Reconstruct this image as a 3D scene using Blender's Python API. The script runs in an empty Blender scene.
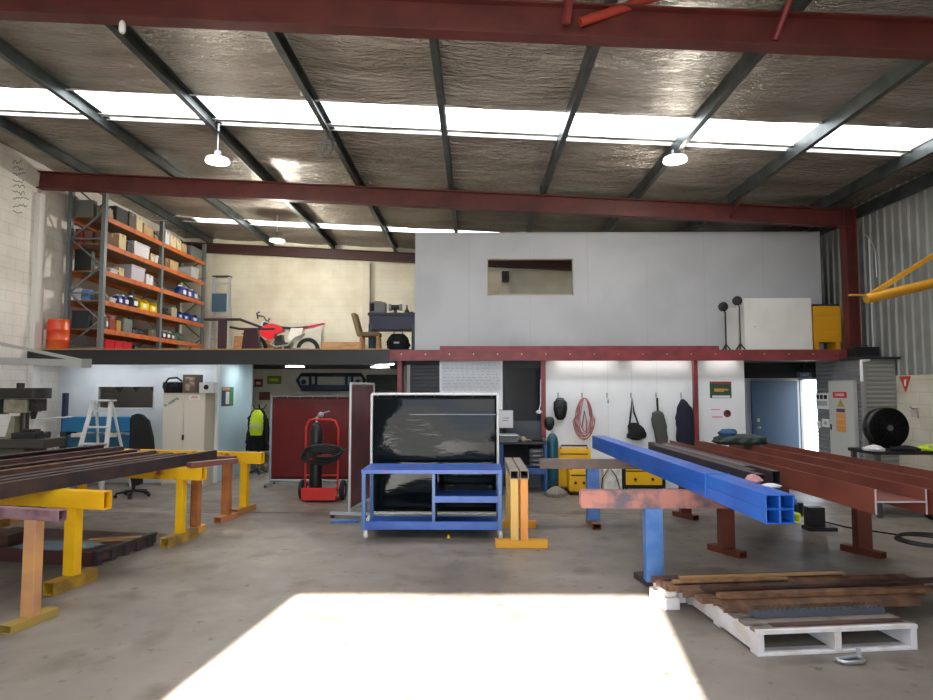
import bpy, math, random
from mathutils import Vector, Matrix, noise
random.seed(7)
S = bpy.context.scene
COL = S.collection
R = math.radians
PI = math.pi
# ------------------------------------------------------------------ camera
F = 620.0
cam_d = bpy.data.cameras.new('camera'); cam = bpy.data.objects.new('camera', cam_d); COL.objects.link(cam)
cam_d.sensor_width = 36; cam_d.lens = F / 933 * 36; cam_d.clip_end = 500; cam_d.clip_start = .05
cam.location = (0, 0, 1.85); cam.rotation_euler = (R(93.6), 0, R(0.72))
S.camera = cam
CM = cam.rotation_euler.to_matrix(); CP = Vector(cam.location)

def W(px, py, X=None, Y=None, Z=None):
    """point of the place seen at a picture position, on a known wall, depth or height"""
    d = CM @ Vector(((px - 466.5) / F, (350 - py) / F, -1))
    if Y is not None: t = Y / d.y
    elif Z is not None: t = (Z - 1.85) / d.z
    else: t = X / d.x
    return CP + d * t
def XX(px, Y, py=400): return W(px, py, Y=Y).x
def ZZ(py, Y, px=470): return W(px, py, Y=Y).z

# ------------------------------------------------------------------ mesh builder
class MB:
    def __init__(s): s.v = []; s.f = []; s.s = []
    def add(s, vs, fs, smooth=False):
        b = len(s.v); s.v += [Vector(v) for v in vs]
        for f in fs: s.f.append([b + i for i in f]); s.s.append(smooth)
        return s
    def box(s, x0, y0, z0, x1, y1, z1):
        return s.add([(x0,y0,z0),(x1,y0,z0),(x1,y1,z0),(x0,y1,z0),(x0,y0,z1),(x1,y0,z1),(x1,y1,z1),(x0,y1,z1)],
                     [(0,3,2,1),(4,5,6,7),(0,1,5,4),(1,2,6,5),(2,3,7,6),(3,0,4,7)])
    def cb(s, c, size, rz=0, rx=0, ry=0):
        m = Matrix.Rotation(rz,3,'Z') @ Matrix.Rotation(ry,3,'Y') @ Matrix.Rotation(rx,3,'X')
        h = Vector(size) / 2; c = Vector(c)
        vs = [c + m @ Vector((a*h.x, b*h.y, d*h.z)) for d in (-1,1) for a, b in ((-1,-1),(1,-1),(1,1),(-1,1))]
        return s.add(vs, [(0,3,2,1),(4,5,6,7),(0,1,5,4),(1,2,6,5),(2,3,7,6),(3,0,4,7)])
    @staticmethod
    def frame(p0, p1, up=(0,0,1)):
        d = (Vector(p1) - Vector(p0)).normalized(); u = Vector(up)
        if abs(d.dot(u)) > .98: u = Vector((0,1,0))
        r = d.cross(u).normalized(); u = r.cross(d).normalized()
        return d, r, u
    def sec(s, p0, p1, poly, up=(0,0,1), smooth=False):
        """extrude a 2D section (right, up) from p0 to p1"""
        d, r, u = s.frame(p0, p1, up); n = len(poly)
        vs = [Vector(p) + r*a + u*b for p in (p0, p1) for a, b in poly]
        s.add(vs, [(i, (i+1) % n, n+(i+1) % n, n+i) for i in range(n)], smooth)
        s.add(vs, [tuple(range(n))[::-1], tuple(range(n, 2*n))])
        return s
    def bar(s, p0, p1, w, h, up=(0,0,1)):
        return s.sec(p0, p1, [(-w/2,-h/2),(w/2,-h/2),(w/2,h/2),(-w/2,h/2)], up)
    def hollow(s, p0, p1, w, h, t=.006, up=(0,0,1)):
        d, r, u = s.frame(p0, p1, up); vs = []
        for p in (p0, p1):
            for k in (0, t):
                a = w/2-k; b = h/2-k
                vs += [Vector(p) + r*x + u*z for x, z in ((-a,-b),(a,-b),(a,b),(-a,b))]
        fs = []
        for i in range(4):
            j = (i+1) % 4
            fs += [(i,j,8+j,8+i), (4+j,4+i,12+i,12+j), (j,i,4+i,4+j), (8+i,8+j,12+j,12+i)]
        return s.add(vs, fs)
    def tube(s, p0, p1, r, n=12, r1=None, cap=True):
        r1 = r if r1 is None else r1; d, a, b = s.frame(p0, p1)
        vs = [Vector(p) + (a*math.cos(2*PI*i/n) + b*math.sin(2*PI*i/n))*q for p, q in ((p0,r),(p1,r1)) for i in range(n)]
        s.add(vs, [(i,(i+1)%n,n+(i+1)%n,n+i) for i in range(n)], True)
        if cap: s.add(vs, [tuple(range(n))[::-1], tuple(range(n,2*n))])
        return s
    def path(s, pts, r, n=8, closed=False):
        pts = [Vector(p) for p in pts]; m = len(pts); vs = []; prev = None
        for i, p in enumerate(pts):
            q0 = pts[i-1] if (i or closed) else p; q1 = pts[(i+1) % m] if (i < m-1 or closed) else p
            d = (q1 - q0).normalized()
            if prev is None:
                u = Vector((0,0,1)) if abs(d.z) < .9 else Vector((0,1,0)); prev = d.cross(u).normalized()
            a = (prev - d*prev.dot(d)).normalized(); prev = a; b = d.cross(a)
            vs += [p + (a*math.cos(2*PI*k/n) + b*math.sin(2*PI*k/n))*r for k in range(n)]
        fs = []
        for i in range(m if closed else m-1):
            j = (i+1) % m
            fs += [(i*n+k, i*n+(k+1)%n, j*n+(k+1)%n, j*n+k) for k in range(n)]
        s.add(vs, fs, True)
        if not closed: s.add(vs, [tuple(range(n))[::-1], tuple(range((m-1)*n, m*n))])
        return s
    def lathe(s, prof, c=(0,0,0), axis=(0,0,1), n=24):
        c = Vector(c); q = Vector((0,0,1)).rotation_difference(Vector(axis)); vs = []
        for r, z in prof: vs += [c + q @ Vector((r*math.cos(2*PI*i/n), r*math.sin(2*PI*i/n), z)) for i in range(n)]
        m = len(prof)
        s.add(vs, [(k*n+i, k*n+(i+1)%n, (k+1)*n+(i+1)%n, (k+1)*n+i) for k in range(m-1) for i in range(n)], True)
        if prof[0][0] > 1e-4: s.add(vs[:n], [tuple(range(n))[::-1]])
        if prof[-1][0] > 1e-4: s.add(vs[-n:], [tuple(range(n))])
        return s
    def torus(s, c, axis, r, t, n=28, m=10):
        c = Vector(c); q = Vector((0,0,1)).rotation_difference(Vector(axis)); vs = []
        for i in range(n):
            a = 2*PI*i/n
            for j in range(m):
                b = 2*PI*j/m; rr = r + t*math.cos(b)
                vs.append(c + q @ Vector((rr*math.cos(a), rr*math.sin(a), t*math.sin(b))))
        return s.add(vs, [(i*m+j, ((i+1)%n)*m+j, ((i+1)%n)*m+(j+1)%m, i*m+(j+1)%m) for i in range(n) for j in range(m)], True)
    def loft(s, rings, n=20, wr=0, sc=6, e=1.0, seed=0):
        """stacked ellipses (cx,cy,cz,rx,ry), squarish when e<1, wrinkled by wr"""
        vs = []
        if wr:
            q = []
            for r0, r1 in zip(rings, rings[1:]): q += [tuple(a+(b-a)*k/6 for a, b in zip(r0, r1)) for k in range(6)]
            rings = q + [rings[-1]]; n *= 2; sc *= 1.6; wr *= .8
        for cx, cy, cz, rx, ry in rings:
            for i in range(n):
                a = 2*PI*i/n; ca, sa = math.cos(a), math.sin(a)
                x = math.copysign(abs(ca)**e, ca); y = math.copysign(abs(sa)**e, sa)
                k = 1 + (wr * noise.noise(Vector((x*sc*.5+seed, y*sc*.5, cz*sc))) if wr else 0)
                vs.append((cx + rx*x*k, cy + ry*y*k, cz))
        m = len(rings)
        s.add(vs, [(k*n+i, k*n+(i+1)%n, (k+1)*n+(i+1)%n, (k+1)*n+i) for k in range(m-1) for i in range(n)], True)
        s.add(vs, [tuple(range(n))[::-1], tuple(range((m-1)*n, m*n))])
        return s
    def grid(s, fn, nu, nv, smooth=True):
        vs = [fn(i/nu, j/nv) for j in range(nv+1) for i in range(nu+1)]
        return s.add(vs, [(j*(nu+1)+i, j*(nu+1)+i+1, (j+1)*(nu+1)+i+1, (j+1)*(nu+1)+i) for j in range(nv) for i in range(nu)], smooth)
    def build(s, name, mat, parent=None, bev=0, label=None, wl=False, solid=0, sub=0):
        me = bpy.data.meshes.new(name); vs = s.v
        if wl and parent is not None:
            P = Matrix.Identity(4); q = parent
            while q is not None: P = Matrix.LocRotScale(q.location, q.rotation_euler, None) @ P; q = q.parent
            inv = P.inverted(); vs = [inv @ v for v in vs]
        me.from_pydata([tuple(v) for v in vs], [], s.f)
        me.polygons.foreach_set('use_smooth', s.s); me.materials.append(mat); me.update()
        o = bpy.data.objects.new(name, me); COL.objects.link(o)
        if parent is not None: o.parent = parent
        if solid: m = o.modifiers.new('s', 'SOLIDIFY'); m.thickness = solid; m.offset = 0
        if bev: m = o.modifiers.new('b', 'BEVEL'); m.width = bev; m.segments = 2; m.limit_method = 'ANGLE'; m.angle_limit = R(40)
        if sub: m = o.modifiers.new('u', 'SUBSURF'); m.levels = sub; m.render_levels = sub
        if label: o['label'] = label
        return o
def box(*a): return MB().box(*a)
def tag(o, label, cat, group=None, kind=None):
    o['label'] = label; o['category'] = cat
    if group: o['group'] = group
    if kind: o['kind'] = kind
    return o
def thing(name, label, cat, loc=(0,0,0), rz=0, group=None):
    o = bpy.data.objects.new(name, None); o.empty_display_size = .2; COL.objects.link(o)
    o.location = loc; o.rotation_euler = (0,0,rz)
    return tag(o, label, cat, group)
def struct(name, mb, mat, parent=None, bev=0, solid=0, label=None):
    o = mb.build(name, mat, parent, bev, label, solid=solid)
    if parent is None: o['kind'] = 'structure'
    return o
def dup(root, loc, rz=None, label=None, group=None):
    r = root.copy(); COL.objects.link(r); r.location = loc
    if rz is not None: r.rotation_euler = (0,0,rz)
    if label: r['label'] = label
    if group: r['group'] = group
    for ch in list(root.children):
        c = ch.copy(); COL.objects.link(c); c.parent = r
        for g in list(ch.children):
            d = g.copy(); COL.objects.link(d); d.parent = c
    return r
def text(name, body, size, loc, rot, mat, parent, ext=.0008, align='CENTER'):
    cu = bpy.data.curves.new(name, 'FONT'); cu.body = body; cu.size = size; cu.extrude = ext
    cu.align_x = align; cu.align_y = 'CENTER'; cu.materials.append(mat)
    t = bpy.data.objects.new(name, cu); me = bpy.data.meshes.new_from_object(t)
    bpy.data.objects.remove(t)
    o = bpy.data.objects.new(name, me); COL.objects.link(o)
    o.location = loc; o.rotation_euler = rot; o.parent = parent
    return o

# ------------------------------------------------------------------ materials
def lin(h):
    h = h.lstrip('#'); c = [int(h[i:i+2], 16)/255 for i in (0,2,4)]
    return [x/12.92 if x <= .04045 else ((x+.055)/1.055)**2.4 for x in c] + [1]
MATS = {}
def M(name, col, rough=.5, metal=0, col2=None, scale=6, bump=0, bscale=40, thr=(.42,.62), stretch=(1,1,1), detail=5, spec=.5, trans=0):
    if name in MATS: return MATS[name]
    m = bpy.data.materials.new(name); m.use_nodes = True; n = m.node_tree.nodes; l = m.node_tree.links
    b = n['Principled BSDF']; b.inputs['Base Color'].default_value = lin(col); b.inputs['Roughness'].default_value = rough
    b.inputs['Metallic'].default_value = metal; b.inputs['Specular IOR Level'].default_value = spec
    if trans: b.inputs['Transmission Weight'].default_value = trans
    if col2 or bump:
        tc = n.new('ShaderNodeTexCoord'); mp = n.new('ShaderNodeMapping'); mp.inputs['Scale'].default_value = stretch
        l.new(tc.outputs['Object'], mp.inputs['Vector'])
    if col2:
        t = n.new('ShaderNodeTexNoise'); t.inputs['Scale'].default_value = scale; t.inputs['Detail'].default_value = detail
        r = n.new('ShaderNodeValToRGB'); r.color_ramp.elements[0].position = thr[0]; r.color_ramp.elements[1].position = thr[1]
        r.color_ramp.elements[0].color = lin(col); r.color_ramp.elements[1].color = lin(col2)
        l.new(mp.outputs[0], t.inputs['Vector']); l.new(t.outputs[0], r.inputs[0]); l.new(r.outputs[0], b.inputs['Base Color'])
    if bump:
        t = n.new('ShaderNodeTexNoise'); t.inputs['Scale'].default_value = bscale; t.inputs['Detail'].default_value = 4
        bp = n.new('ShaderNodeBump'); bp.inputs['Strength'].default_value = bump; bp.inputs['Distance'].default_value = .02
        l.new(mp.outputs[0], t.inputs['Vector']); l.new(t.outputs[0], bp.inputs['Height']); l.new(bp.outputs[0], b.inputs['Normal'])
    MATS[name] = m; return m
def EM(name, col, st):
    if name in MATS: return MATS[name]
    m = bpy.data.materials.new(name); m.use_nodes = True; n = m.node_tree.nodes
    b = n['Principled BSDF']; b.inputs['Base Color'].default_value = lin(col)
    b.inputs['Emission Color'].default_value = lin(col); b.inputs['Emission Strength'].default_value = st
    MATS[name] = m; return m
def blockmat(name, col, mortar, axis, bw=.4, bh=.2, rough=.6, bump=.35, stain=None):
    m = bpy.data.materials.new(name); m.use_nodes = True; n = m.node_tree.nodes; l = m.node_tree.links; b = n['Principled BSDF']
    b.inputs['Roughness'].default_value = rough
    tc = n.new('ShaderNodeTexCoord'); sp = n.new('ShaderNodeSeparateXYZ'); cb = n.new('ShaderNodeCombineXYZ')
    l.new(tc.outputs['Object'], sp.inputs[0]); l.new(sp.outputs[axis], cb.inputs[0]); l.new(sp.outputs[2], cb.inputs[1])
    br = n.new('ShaderNodeTexBrick'); br.inputs['Scale'].default_value = 1; br.inputs['Brick Width'].default_value = bw
    br.inputs['Row Height'].default_value = bh; br.inputs['Mortar Size'].default_value = .006; br.inputs['Mortar Smooth'].default_value = .4
    br.inputs['Color1'].default_value = lin(col); br.inputs['Color2'].default_value = lin(col); br.inputs['Mortar'].default_value = lin(mortar)
    l.new(cb.outputs[0], br.inputs['Vector'])
    no = n.new('ShaderNodeTexNoise'); no.inputs['Scale'].default_value = 1.3; no.inputs['Detail'].default_value = 6
    l.new(tc.outputs['Object'], no.inputs['Vector'])
    rp = n.new('ShaderNodeValToRGB'); rp.color_ramp.elements[0].position = .35; rp.color_ramp.elements[1].position = .7
    rp.color_ramp.elements[0].color = (1,1,1,1); rp.color_ramp.elements[1].color = lin(stain or '#dcd6cc')
    mx = n.new('ShaderNodeMix'); mx.data_type = 'RGBA'; mx.blend_type = 'MULTIPLY'; mx.inputs[0].default_value = 1
    l.new(no.outputs[0], rp.inputs[0]); l.new(br.outputs[0], mx.inputs[6]); l.new(rp.outputs[0], mx.inputs[7]); l.new(mx.outputs[2], b.inputs['Base Color'])
    bp = n.new('ShaderNodeBump'); bp.inputs['Strength'].default_value = bump; bp.inputs['Distance'].default_value = .01; bp.invert = True
    l.new(br.outputs[1], bp.inputs['Height']); l.new(bp.outputs[0], b.inputs['Normal'])
    MATS[name] = m; return m
def floormat():
    m = bpy.data.materials.new('concrete'); m.use_nodes = True; n = m.node_tree.nodes; l = m.node_tree.links; b = n['Principled BSDF']
    tc = n.new('ShaderNodeTexCoord')
    def nz(sc, det, st=(1,1,1), dist=0):
        mp = n.new('ShaderNodeMapping'); mp.inputs['Scale'].default_value = st; l.new(tc.outputs['Object'], mp.inputs[0])
        t = n.new('ShaderNodeTexNoise'); t.inputs['Scale'].default_value = sc; t.inputs['Detail'].default_value = det; t.inputs['Distortion'].default_value = dist
        l.new(mp.outputs[0], t.inputs['Vector']); return t
    def ramp(t, a, b_, ca, cb_):
        r = n.new('ShaderNodeValToRGB'); e = r.color_ramp.elements; e[0].position = a; e[1].position = b_; e[0].color = ca; e[1].color = cb_
        l.new(t.outputs[0], r.inputs[0]); return r
    base = ramp(nz(.9, 8, dist=.4), .3, .7, lin('#786f66'), lin('#92887d'))
    cur = base.outputs[0]
    for sc, a, b_, c, st in ((2.2,.55,.75,'#b5aca0',(1,1,1)), (.55,.56,.7,'#8d847a',(1,.5,1)), (9,.62,.75,'#93897e',(1,1,1)), (1.1,.66,.74,'#a9685c',(1,1.3,1))):
        r = ramp(nz(sc, 7, st), a, b_, (1,1,1,1), lin(c))
        mx = n.new('ShaderNodeMix'); mx.data_type = 'RGBA'; mx.blend_type = 'MULTIPLY'; mx.inputs[0].default_value = .8
        l.new(cur, mx.inputs[6]); l.new(r.outputs[0], mx.inputs[7]); cur = mx.outputs[2]
    l.new(cur, b.inputs['Base Color'])
    rr = ramp(nz(3, 6), .3, .7, (.38,)*3+(1,), (.62,)*3+(1,)); l.new(rr.outputs[0], b.inputs['Roughness'])
    bp = n.new('ShaderNodeBump'); bp.inputs['Strength'].default_value = .12; bp.inputs['Distance'].default_value = .005
    l.new(nz(60, 5).outputs[0], bp.inputs['Height']); l.new(bp.outputs[0], b.inputs['Normal'])
    return m
def foilmat():
    m = bpy.data.materials.new('foil_insulation'); m.use_nodes = True; n = m.node_tree.nodes; l = m.node_tree.links; b = n['Principled BSDF']
    tc = n.new('ShaderNodeTexCoord')
    def nz(sc, det, st, dist=0):
        mp = n.new('ShaderNodeMapping'); mp.inputs['Scale'].default_value = st; l.new(tc.outputs['Object'], mp.inputs[0])
        t = n.new('ShaderNodeTexNoise'); t.inputs['Scale'].default_value = sc; t.inputs['Detail'].default_value = det; t.inputs['Distortion'].default_value = dist
        l.new(mp.outputs[0], t.inputs['Vector']); return t
    t = nz(1.1, 6, (.6,2,1)); r = n.new('ShaderNodeValToRGB'); e = r.color_ramp.elements
    e[0].position = .3; e[1].position = .72; e[0].color = lin('#8d8478'); e[1].color = lin('#c2bab0')
    l.new(t.outputs[0], r.inputs[0]); l.new(r.outputs[0], b.inputs['Base Color'])
    b.inputs['Metallic'].default_value = .6; b.inputs['Roughness'].default_value = .26
    a = nz(3.5, 7, (.8,2.6,1), 1.2); c = nz(14, 5, (1,1.6,1), 1.5)
    ad = n.new('ShaderNodeMath'); ad.operation = 'MULTIPLY_ADD'; ad.inputs[1].default_value = .45
    l.new(c.outputs[0], ad.inputs[0]); l.new(a.outputs[0], ad.inputs[2])
    bp = n.new('ShaderNodeBump'); bp.inputs['Strength'].default_value = 1; bp.inputs['Distance'].default_value = .1
    l.new(ad.outputs[0], bp.inputs['Height']); l.new(bp.outputs[0], b.inputs['Normal'])
    return m
concrete = floormat(); foil = foilmat()
block_l = blockmat('painted_block_left', '#e6e1d8', '#d2cbc0', 1, stain='#e6e2dc')
block_r = blockmat('painted_block_right', '#d5cebd', '#bdb5a4', 1, bump=.2)
block_b = blockmat('painted_block_back', '#e4dfcc', '#dad4bf', 0, bump=.15, stain='#e6e2d8')
white_w = M('white_wall', '#dfe2e4', .5, col2='#d3d7d9', scale=1.5)
panel_w = M('white_panel', '#e9ecec', .38, col2='#e0e3e4', scale=.9)
loft_w = M('grey_white_panel', '#b2b3b6', .5, col2='#a8a9ac', scale=.8)
redox = M('red_oxide', '#5f2824', .5, col2='#50201d', scale=3)
redox2 = M('red_oxide_bright', '#84373a', .45, col2='#733032', scale=4)
galv = M('galvanised', '#4f5553', .42, metal=.55, col2='#3e4443', scale=4)
blackst = M('black_steel', '#1f2022', .5)
blackpl = M('black_plastic', '#141415', .45)
blackcl = M('black_cloth', '#17171a', .9, bump=.4, bscale=30)
navycl = M('navy_cloth', '#1b1d30', .9, bump=.4, bscale=25)
corr = M('zinc_cladding', '#8c8c86', .5, metal=.25, col2='#7c7d78', scale=1.5)
corr_d = M('grey_cladding', '#77777a', .5, col2='#6b6b6e', scale=2)
roller = M('roller_grey', '#5f6166', .5)
roller_g = M('roller_green', '#3c423c', .6)
rackgrey = M('rack_grey', '#6f7476', .5, metal=.2)
orange = M('rack_orange', '#c4682e', .45, col2='#ad5525', scale=5)
yellow = M('yellow_paint', '#f7c010', .42, col2='#eaac0c', scale=3)
yellow_w = M('yellow_worn', '#f0b616', .45, col2='#a4502c', scale=5, thr=(.55,.66))
yelorange = M('yellow_orange_paint', '#dfa24a', .5, col2='#c98a3c', scale=3)
oranger = M('orange_primer', '#bd7840', .5, col2='#9c5a34', scale=4)
rustpink = M('rust_pink', '#ab7266', .6, col2='#5f545c', scale=5, thr=(.45,.6))
rust = M('rust', '#5c4232', .7, col2='#77563e', scale=9, stretch=(1,.3,1))
rustd = M('rust_dark', '#43302c', .6, col2='#5a3a30', scale=7)
mill = M('mill_scale', '#3c3439', .5, metal=.3, col2='#4f3d39', scale=4)
milb = M('mill_brown', '#594034', .55, metal=.2, col2='#6e4c36', scale=5)
orrust = M('orange_rust', '#7f5a3c', .7, col2='#5f4030', scale=8)
beamred = M('beam_primer', '#743a2b', .5, col2='#642f24', scale=2)
cut = M('cut_steel', '#b9b7bd', .4, metal=.3)
blue = M('blue_paint', '#1656b4', .35, col2='#1f63c4', scale=2)
blue_t = M('table_blue', '#2f58ac', .4, col2='#3a66b8', scale=4)
blue_tw = M('table_blue_worn', '#4566b4', .4, col2='#97506f', scale=5, thr=(.62,.7))
blue_l = M('legs_blue', '#5279b0', .5, col2='#3a66a8', scale=6)
blue_d = M('door_blue', '#18334c', .5)
navy = M('navy_paint', '#1b2340', .45)
teal = M('teal_paint', '#1f5d78', .5, col2='#1a4d66', scale=3)
steel = M('bright_steel', '#b9bbbe', .3, metal=.8)
alu = M('aluminium', '#c3c5c8', .38, metal=.5)
greyp = M('grey_paint', '#8d9196', .5)
whitep = M('white_paint', '#e6e6e4', .45)
whitew = M('white_worn', '#e9e6df', .6, col2='#c9c2b4', scale=6)
cream = M('cream_paint', '#d3cbb9', .45)
cartonm = M('cardboard', '#b79a72', .8, col2='#a68960', scale=4)
cartonl = M('pale_cardboard', '#cdbd93', .8, col2='#bfae85', scale=4)
wood = M('light_wood', '#b98d5c', .6, col2='#a67a4c', scale=3, stretch=(1,1,6))
redp = M('red_paint', '#c8281f', .4)
redpl = M('red_plastic', '#d01d2e', .35)
rubber = M('rubber', '#1b1b1c', .8)
clearp = M('clear_tub', '#b9bdbd', .3)
maroon = M('maroon_steel', '#3a1a22', .5)
curtain_d = M('dark_curtain', '#0e1518', .05, bump=.13, bscale=6, stretch=(.5,1,1.3), spec=.12)
curtain_r = M('red_curtain', '#5e1416', .3, bump=.3, bscale=3, stretch=(2,1,.7))
slime = M('hi_vis', '#c6dc2a', .8)
greyc = M('grey_cloth', '#4d4e48', .9, bump=.4, bscale=25)
paper = M('paper', '#e4e4e6', .7)
dark = M('dark_inside', '#1c1a1a', .8)
glassd = M('dark_glass', '#252c34', .12)
bluepl = M('blue_plastic', '#1c3f86', .4)
yelpl = M('yellow_plastic', '#e8c40c', .4)
green = M('green_print', '#2c6b3c', .6)
# ------------------------------------------------------------------ the building
XL, XR, YF, YB = -8.3, 7.3, -1.6, 17.4
MZ = 2.573                                                   # loft floor level
def zr(x): return 5.56 - .052*x                              # top of the rafters
RY = (.2, 5.74, 11.5, 17.15)
struct('floor', box(XL-.3, YF-.2, -.15, XR+.3, YB+.3, 0), concrete)
struct('ground', box(-60, -70, -.3, 60, 70, -.16), M('yard', '#a8a59d', .9))
struct('wall_left', box(XL-.2, YF, 0, XL, YB, 6.2), block_l)
struct('trim_1', box(XL-.02, 11.42, 0, XL+.1, 11.62, 5.55), M('pier_white', '#d5d0c8', .6))
struct('wall_back', box(XL, YB, 0, XR, YB+.2, 6.2), block_b)
struct('trim_2', box(XX(362,17.3), 17.2, MZ, XX(369,17.3), YB, 5.4), cream)
# front wall with the open roller door behind the camera
DX0, DX1, DH = -2.6, .64, 4.70
fw = MB(); fw.box(XL,YF-.15,0,DX0,YF,6.2); fw.box(DX1,YF-.15,0,XR,YF,6.2); fw.box(DX0,YF-.15,DH,DX1,YF,6.2)
struct('wall_front', fw, cream)
# right wall: ribbed sheet above blockwork, doorway near the back
def ribs(y0, y1, z0, z1, x=XR, pitch=.2):
    m = MB(); vs = []; n = 0; y = y0
    pts = []
    while y < y1 - 1e-6:
        for dy, dx in ((0,0),(.12,0),(.14,-.03),(.18,-.03)):
            if y + dy <= y1: pts.append((x + dx, y + dy))
        y += pitch
    pts.append((x, y1))
    vs = [(a, b, z) for z in (z0, z1) for a, b in pts]; n = len(pts)
    m.add(vs, [(i, n+i, n+i+1, i+1) for i in range(n-1)])
    m.box(x+.02, y0, z0, x+.08, y1, z1)
    return m
wr = ribs(YF, 13.0, 2.0, 6.0); wr.s += []
w2 = ribs(13.0, 14.05, 2.05, 6.0); w3 = ribs(14.05, YB, 0, 6.0)
for q in (w2, w3): wr.add(q.v, q.f)
struct('wall_right', wr, corr)
struct('wall_right_lower', box(XR-.06, YF, 0, XR+.15, 13.0, 2.08), block_r)
# foil roof lining, in strips around the skylights
SK = [(2.3,3.2), (8.36,9.12), (9.2,9.33), (15.05,15.5)]  # first skylight is added out of view, to light camera-facing surfaces
def roof(y0, y1, x0=XL-.2, x1=XR+.2):
    def fn(u, v):
        x = x0 + (x1-x0)*u; y = y0 + (y1-y0)*v
        ph = ((x + .44) / 1.75) % 1
        return (x, y, zr(x) + .2 - .035*math.sin(PI*ph) + .018*noise.noise(Vector((x*.9, y*2.6, 3))) + .01*noise.noise(Vector((x*4, y*7, 1))))
    return MB().grid(fn, 150, max(2, int((y1-y0)*10)))
ys = [YF-.1, 2.3, 3.2, 8.36, 9.12, 9.2, 9.33, 15.05, 15.5, YB+.2]
rm = MB()
for a, b in zip(ys[::2], ys[1::2]):
    if b - a > .01:
        g = roof(a, b); rm.add(g.v, g.f, True)
struct('ceiling', rm, foil)
def rfp(x, y, dz=0): return (x, y, zr(x) + .2 + dz)
struct('ceiling_deck', MB().add([rfp(x, y, dz) for dz in (.3, .36) for x, y in ((XL-.3,YF-.3),(XR+.3,YF-.3),(XR+.3,YB+.3),(XL-.3,YB+.3))],
    [(0,3,2,1),(4,5,6,7),(0,1,5,4),(1,2,6,5),(2,3,7,6),(3,0,4,7)]), galv)
for i, (a, b) in enumerate(SK):
    st = (26, 24, 15, 14)[i]
    x1 = XR if i == 0 else 6.5; x0 = -7.05 if i == 3 else XL
    m = MB().add([rfp(x, y, .02) for x, y in ((x0,a),(x1,a),(x1,b),(x0,b))], [(0,1,2,3)])
    struct('window_%d' % (i+1), m, EM('skylight_%d' % i, '#f4f8ff', st * .25))
    for k, e in enumerate((a, b)):
        t = MB().add([rfp(x, e + dy, dz) for dz in (-.03, .2) for x, dy in ((XL,-.01),(x1,-.01),(x1,.01),(XL,.01))],
            [(0,3,2,1),(4,5,6,7),(0,1,5,4),(1,2,6,5),(2,3,7,6),(3,0,4,7)])
        struct('trim_%d' % (3 + 2*i + k), t, whitep)
struct('ceiling_patch_left', roof(15.05, 15.5, XL-.2, -7.05), foil)
if 1:
    m = MB().add([rfp(x, y, dz) for dz in (-.02, .2) for x, y in ((6.5,8.3),(XR,8.3),(XR,9.4),(6.5,9.4))], [(0,3,2,1),(4,5,6,7),(0,1,5,4),(1,2,6,5),(2,3,7,6),(3,0,4,7)])
    struct('ceiling_patch', m, foil)
# rafters
def isec(h, w, t=.014, f=.02): 
    return [(-w/2,-h/2),(w/2,-h/2),(w/2,-h/2+f),(t/2,-h/2+f),(t/2,h/2-f),(w/2,h/2-f),(w/2,h/2),(-w/2,h/2),(-w/2,h/2-f),(-t/2,h/2-f),(-t/2,-h/2+f),(-w/2,-h/2+f)]
def chan(h, w, t=.008):
    return [(0,-h/2),(w,-h/2),(w,-h/2+t),(t,-h/2+t),(t,h/2-t),(w,h/2-t),(w,h/2),(0,h/2)]
nm = ['behind the camera', 'nearest and highest in view', 'over the loft edge', 'against the back wall']
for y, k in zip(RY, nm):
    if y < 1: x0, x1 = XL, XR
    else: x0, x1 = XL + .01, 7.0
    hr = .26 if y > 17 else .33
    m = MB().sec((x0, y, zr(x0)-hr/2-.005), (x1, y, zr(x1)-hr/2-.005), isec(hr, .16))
    tag(m.build('roof_rafter', M('red_oxide_shaded', '#3c1b19', .6) if y > 17 else redox), 'long red oxide steel roof rafter, the one ' + k, 'steel beam')  # back rafter's red darkened in its colour to offset the loft lamp
px_names = ['at the left wall','second from the left wall','third from the left wall','fourth from the left wall','middle one just left of centre','just right of centre','third from the right wall','second from the right wall','nearest the right wall']
for i in range(9):
    x = -.44 + 1.75*(i-4)
    z = zr(x)
    m = MB().sec((x, YF, z+.1), (x, YB, z+.1), [(-.04,-.1),(.04,-.1),(.04,-.085),(-.025,-.085),(-.025,.085),(.04,.085),(.04,.1),(-.04,.1)])
    for y in RY[1:]:
        m.box(x-.07, y-.05, z, x-.04, y+.05, z+.16)
    tag(m.build('roof_purlin', galv), 'dark galvanised purlin running front to back under the foil, ' + px_names[i], 'purlin')
tag(MB().sec((XR-.12, YF, zr(XR)-.02), (XR-.12, YB, zr(XR)-.02), chan(.2,.08)).build('eave_purlin', galv), 'dark eave purlin along the top of the ribbed right wall', 'purlin')
t = MB().sec((6.98, 11.5, 0), (6.98, 11.5, zr(7.03)-.0), isec(.2, .2, .012, .018), up=(1,0,0))
tag(t.build('steel_column', redox), 'red oxide steel column standing at the right end of the loft', 'column')
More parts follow.
